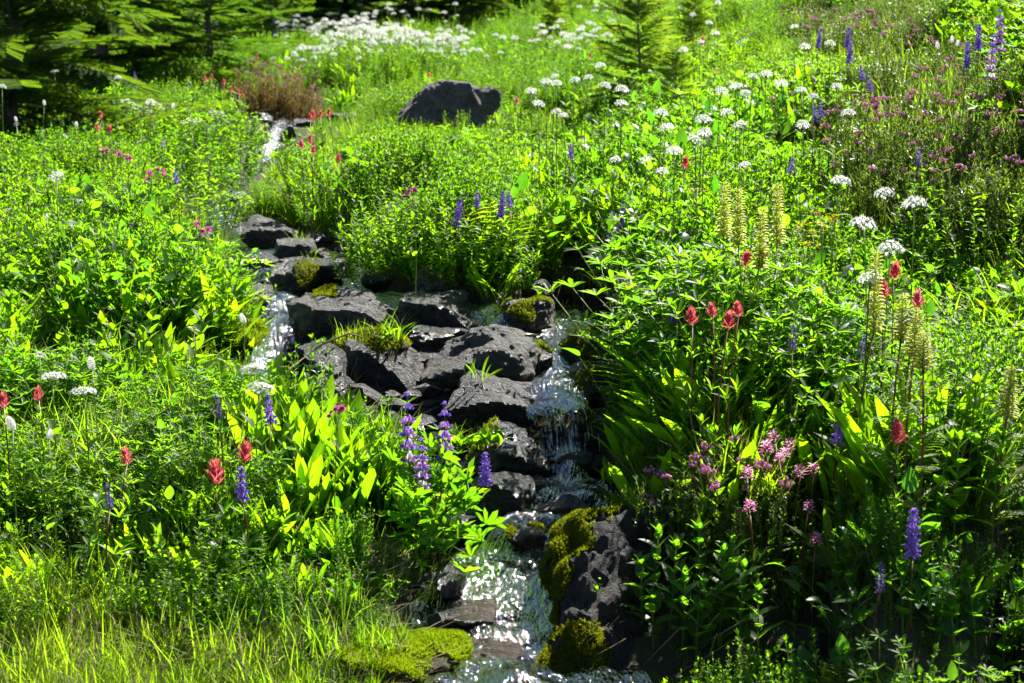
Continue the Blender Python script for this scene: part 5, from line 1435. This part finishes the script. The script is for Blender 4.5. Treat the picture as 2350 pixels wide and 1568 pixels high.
def tuft(label, px, row, h, n, tpl=None, group=None, name='lance_leaf_plant', spread=.03, tl=.5, base=None):
    if base is None: b, top = solve(px, row, h); HERO.append((px, row + .6 * h * FPX / b.y, b.y, .06 * FPX / b.y)); H = top.z - b.z
    else: b = Vector(base); H = h
    t = thing(name, label, 'plant', b, 0, group)
    for k in range(n): put_leaf(t, tpl or T_LANCE, (U(-spread, spread), U(-spread, spread), 0), rdir(abs(random.gauss(.08, tl * .5))), max(.04, H) * U(.6, 1.08), U(-1.2, 1.2), 'blade' if tpl is T_BLADE else 'leaf')
    return t


LEAFY = [(1500, 1205, .2), (1540, 1240, .2), (1610, 1215, .2), (1655, 1240, .2), (1475, 1285, .16), (1570, 1310, .18), (1640, 1330, .17), (1700, 1290, .18), (1500, 1370, .12), (1600, 1400, .13), (1745, 1350, .15), (1690, 1230, .2)]
for i, (px, row, h) in enumerate(LEAFY):
    leafy('leafy stem with paired leaves right of the mossy boulder', px, row, h, T_OV, 'leafy stems right of the mossy boulder', .058)
for px, row, h in [(1560, 1000, .22), (1590, 960, .24), (1625, 990, .22), (1560, 1120, .2), (1600, 1140, .2), (1580, 1060, .22), (1640, 1080, .2)]:  # stems added to throw shade across the boulder
    leafy('leafy stem added to shade the mossy boulder from the right bank', px, row, h, T_HV, 'leafy stems leaning over the mossy boulder', .05)
leafy('tiny pair of leafy stems growing in front of the mossy boulder', 1400, 1320, .13, T_HV, None, .03, stems=2)
for px, row, h in [(2120, 870, .28), (2225, 880, .3), (2290, 1000, .28), (2200, 1010, .25), (2150, 1000, .24)]:
    leafy('upright herb with large pale leaves near the right edge', px, row, h, T_HV, 'large-leaved herbs near the right edge', .058, pitch=.03)
for px, row, h in [(2080, 1290, .16), (2160, 1310, .17), (2250, 1290, .2), (2330, 1330, .2), (1960, 1330, .14), (2200, 1400, .14), (2310, 1430, .14)]:
    leafy('shaded broad-leaved plant on the lower right bank', px, row, h, T_BR, 'shaded broad-leaved plants of the lower right bank', .042, pitch=.04)
for px, row, n, lab in [(1900, 905, 15, 'tall glowing lance-leaved clump in front of the yellow louseworts'), (1965, 930, 15, 'glowing lance-leaved clump right of the tall one'), (1840, 945, 12, 'lower lance-leaved clump left of the tall one'), (1940, 990, 12, 'front lance-leaved clump above the dark bank'), (1735, 975, 7, 'single broad blades by the pink heather'),
                        (1450, 935, 12, 'lance-leaved clump hanging at the right wall of the waterfall'), (1500, 1000, 10, 'lance-leaved clump above the mossy boulder'), (1600, 910, 14, 'lance-leaved clump in shade of the right bank, over the gully')]:
    tuft(lab, px, row, .22, n, None, 'lance-leaved clumps of the right bank')
for i, (px, row) in enumerate([(650, 850), (690, 865), (730, 885), (760, 910), (790, 945), (820, 985), (850, 1000), (700, 930), (750, 970), (640, 905), (600, 900), (560, 880), (880, 1010), (780, 1020), (720, 1010)]):
    tuft('sunlit lance-leaved clump on the near left bank rim', px, row, .21, 19, None, 'lance-leaved clumps on the rim of the near left bank', spread=.04, tl=.4)
for px, row in [(60, 560), (150, 520), (260, 600), (340, 680), (150, 640), (420, 620), (500, 640), (60, 660), (240, 720), (420, 720)]:
    leafy('sunlit leafy herb with pointed leaves on the left slope', px, row, .3, T_HV, 'leafy herbs of the left slope', .07, stems=2, pitch=.04)


for px, row, h in [(340, 1265, .36), (440, 1240, .42), (560, 1250, .38), (650, 1285, .34), (470, 1320, .34), (60, 1300, .36)]:
    bush('sunlit leafy hummock on the low mound of the left foreground', px, row, .42, h, 'leafy hummocks of the left foreground mound')


for px, row in [(310, 1235), (385, 1225), (455, 1235), (525, 1225), (600, 1245), (665, 1275), (420, 1290), (500, 1300), (350, 1300), (90, 1250), (20, 1240)]:
    tuft('bright little lance-leaved tuft on the low mound of the left foreground', px, row, .12, 17, None, 'lance-leaved tufts of the left foreground mound', 'leafy_tuft', .05, .6)


def lupine_bush():
    HERO.extend([(980, 1290, 3.4, 130), (1028, 292, 10.5, 120), (490, 505, 7.9, 75), (515, 470, 8.8, 60), (575, 410, 9.7, 45), (520, 540, 7.0, 50), (620, 330, 11.5, 45), (600, 370, 10.5, 45), (655, 262, 12.5, 40), (480, 470, 8.0, 60)])
    b = P(985, 1330, 3.32); b.z = float(G(b.x, b.y)[0])
    t = thing('lupine_plant', 'lupine bush leaning over the water with five mauve and purple spikes', 'plant', b)
    for px, r0, r1, y, st in [(935, 905, 1062, 3.3, 'main'), (1020, 925, 1060, 3.34, 'main'), (968, 1008, 1122, 3.22, 'main'), (1113, 1040, 1118, 3.2, 'dense'), (1045, 1080, 1130, 3.28, 'bud'), (1015, 1070, 1115, 3.3, 'bud')]:
        top = P(px, r0, y) - b; L = (r1 - r0) * y / FPX; foot = top - Vector((0, 0, L)); o = Vector((U(-.03, .03), U(-.03, .03), 0)); mid = (foot + o) * .5 + Vector((foot.x * -.2, 0, .02))
        stem_part(t, [o, mid, foot], .003, .002, M_RSTEM); link('flower_spike', pick(H_LUP[st]), t, foot, (0, 0, U(0, 6)), (1, 1, L / {'main': .138, 'dense': .09, 'bud': .05}[st]))
        for k in range(3):
            q = mid.lerp(foot, U(.2, .95)); d = rdir(U(.5, 1.1)); pts = arc(q, d, .05, 3, .1); stem_part(t, pts, .0014, .001, None, 'petiole'); put_leaf(t, T_PALM, pts[-1], d * .6 + Vector((0, -.2, .6)), .05, U(-1, 1), 'palmate_leaf')
    for k in range(46):
        px = U(880, 1120); row = 1120 + (px - 880) * U(-.05, .35) + U(0, 170); y = U(3.1, 3.42); tip = P(px, row, y) - b
        if tip.z < .02: tip.z = U(.03, .12)
        pts = [Vector((U(-.03, .03), U(-.03, .03), 0)), tip * .55 + Vector((0, 0, .03)), tip]; stem_part(t, pts, .0016, .001, None, 'petiole')
        put_leaf(t, T_PALM, tip, Vector((tip.x * 1.2, -.35, .55)) + rdir(1.2) * .4, U(.036, .056), U(-1, 1), 'palmate_leaf')


lupine_bush()


def tussock():
    b = P(850, 790, 4.62); t = thing('grass_tussock', 'green grass tussock with dead hanging roots on top of the dark rock', 'grass tussock', b)
    mb = MB(); V, F = rock_shape((.22, .16, .09), 5, 3, 12, None, .1); mb.addn(V, F, M_SOIL, [.5] * len(V)); link('root_ball', mb.mesh('root_ball'), t, (0, 0, -.015)); moss_part(t, V + np.array([0, 0, -.012]), F, lambda c, n: n[:, 2] > .1, 3, 2500)
    for k in range(95):
        x = U(-.11, .1); put_leaf(t, T_BLADE, (x, U(-.06, .05), .015), rdir(abs(random.gauss(.1, .25))), U(.05, .1) * (1.35 if x > .02 else .9), U(-1.5, 1.5), 'blade')
    for k in range(16): put_leaf(t, T_LANCE, (U(.02, .11), U(-.06, .0), .01), rdir(U(.1, .9)), U(.05, .1), U(-1, 1))
    mb = MB()
    for k in range(46): leaf(mb, (U(-.05, .09), U(-.09, -.06), U(-.02, .0)), Vector((U(-.25, .25), -.45, -.6)), U(.06, .17), .0028, M_STRAW, U(.1, .6), U(-1, 1), 5, 'grass')
    link('dead_roots', mb.mesh('dead_roots'), t)


tussock()
tuft('small bright lance-leaved plant growing on the front of the broad boulder', 1095, 830, .07, 9, base=P(1090, 872, 4.08), tl=.9)
tuft('small yellow-green plant on the crest above the mossy boulder by the waterfall', 1390, 1055, .07, 9, base=P(1388, 1112, 3.5), tl=.7)
t = tuft('yellow-green plant with leafy shoots on the ledge right of the pointed grey rock', 1130, 600, .15, 14, base=P(1140, 690, 5.15), tl=1.1, spread=.05)
tuft('small grass tuft on the right end of the highest mid-stream slab', 690, 525, .09, 26, T_BLADE, base=P(686, 562, 6.2), name='grass_tuft', tl=.8)
tuft('little leafy plant on the grey block of the mid-stream', 708, 560, .05, 8, base=P(706, 600, 5.85), tl=.8)
tuft('low green cushion plant with grass on the glossy black rock', 1085, 960, .1, 34, T_BLADE, base=P(1075, 1030, 3.72), name='grass_tuft', tl=.9, spread=.05)
for j in range(3): tuft('bright round-leaved cushion on the crown of the glossy black rock', 0, 0, .045, 16, T_HV, 'round-leaved cushions on the glossy black rock', base=P(1050 + 35 * j, 1015, 3.7), tl=1.3, spread=.035, name='cushion_plant')
for dx, n in ((0, 70), (55, 60), (-45, 45)):
    tuft('tall dense grass clump at the right edge of the picture', 2300 + dx, 560, .36, n, T_BLADE, 'tall grass clumps at the right edge', 'grass_clump', .07, .5)

# dead twigs
for lab, pts in [('grey dead twig lying over the leaves right of the mossy boulder', [(1625, 1372, 2.95), (1660, 1352, 2.97), (1715, 1318, 3.0), (1745, 1300, 3.05)]), ('thin dead twig among grasses at the lower right edge', [(2290, 1225, 3.1), (2330, 1212, 3.12), (2390, 1205, 3.15)]),
                 ('bare grey twig under the fir boughs, the longer one', [(330, 190, 9.0), (350, 215, 9.0), (375, 230, 9.1), (385, 262, 9.1)]), ('small driftwood stick on the broad sunlit boulder', [(1205, 770, 4.45), (1225, 768, 4.45), (1240, 771, 4.44)]),
                 ('dry brown stem arching before the flat-topped boulder', [(660, 850, 4.2), (740, 790, 4.3), (800, 765, 4.35), (835, 775, 4.35)])]:
    q = [P(*p) for p in pts]; mb = MB(); tube(mb, [p - q[0] for p in q], .0045, .002, M_WOOD if 'brown' not in lab else M_STRAW, 6)
    o = link('dead_twig', mb.mesh('dead_twig'), None, q[0]); tag(o, lab, 'twig')
for i in range(15):
    px = U(1290, 1500); p = P(px, U(610, 700), U(5.4, 5.6)); mb = MB()
    leaf(mb, (0, 0, 0), Vector((U(-.6, .1), -.4, -.8)), U(.1, .26), .004, M_STRAW, U(-.3, .3), U(-1, 1), 5, 'grass')
    o = link('dry_stalk', mb.mesh('dry_stalk'), None, p); tag(o, 'dry pale stalk hanging down the shaded right wall of the gully', 'dry stalk', 'dry stalks on the right wall of the gully')
for i in range(15):
    p = P(U(1380, 1760), U(1400, 1500), U(2.85, 2.95)); mb = MB()
    leaf(mb, (0, 0, 0), Vector((U(-1.2, -.2), -.25, -.45)), U(.06, .16), .003, M_STRAW, U(-.3, .4), U(-1, 1), 5, 'grass')
    o = link('dry_stalk', mb.mesh('dry_stalk'), None, p); tag(o, 'dry pale stalk hanging from the dark bank at the water edge', 'dry stalk', 'dry stalks under the lower right bank')

cover()

# ------------------------------------------------------------------ neighbours that look alike are told apart by their order
from collections import defaultdict
bpy.context.view_layer.update()
same = defaultdict(list)
for o in COL.objects:
    if o.parent is None and 'label' in o and o.get('kind') is None: same[o['label']].append(o)
for lab, obs in same.items():
    if len(obs) > 1 and len(lab.split()) > 13: print('LONG', len(lab.split()), lab)
ORD = ['leftmost', 'second from left', 'third from left', 'fourth from left', 'fifth from left', 'sixth from left', 'seventh from left', 'eighth from left', 'ninth from left', 'tenth from left', 'eleventh from left', 'twelfth from left', 'thirteenth from left', 'fourteenth from left', 'fifteenth from left']
for lab, obs in same.items():
    if 2 <= len(obs) <= 15:
        obs.sort(key=lambda o: project(*o.matrix_world.translation)[0])
        for k, o in enumerate(obs): o['label'] = lab + ', ' + ('rightmost' if k == len(obs) - 1 else ORD[k])
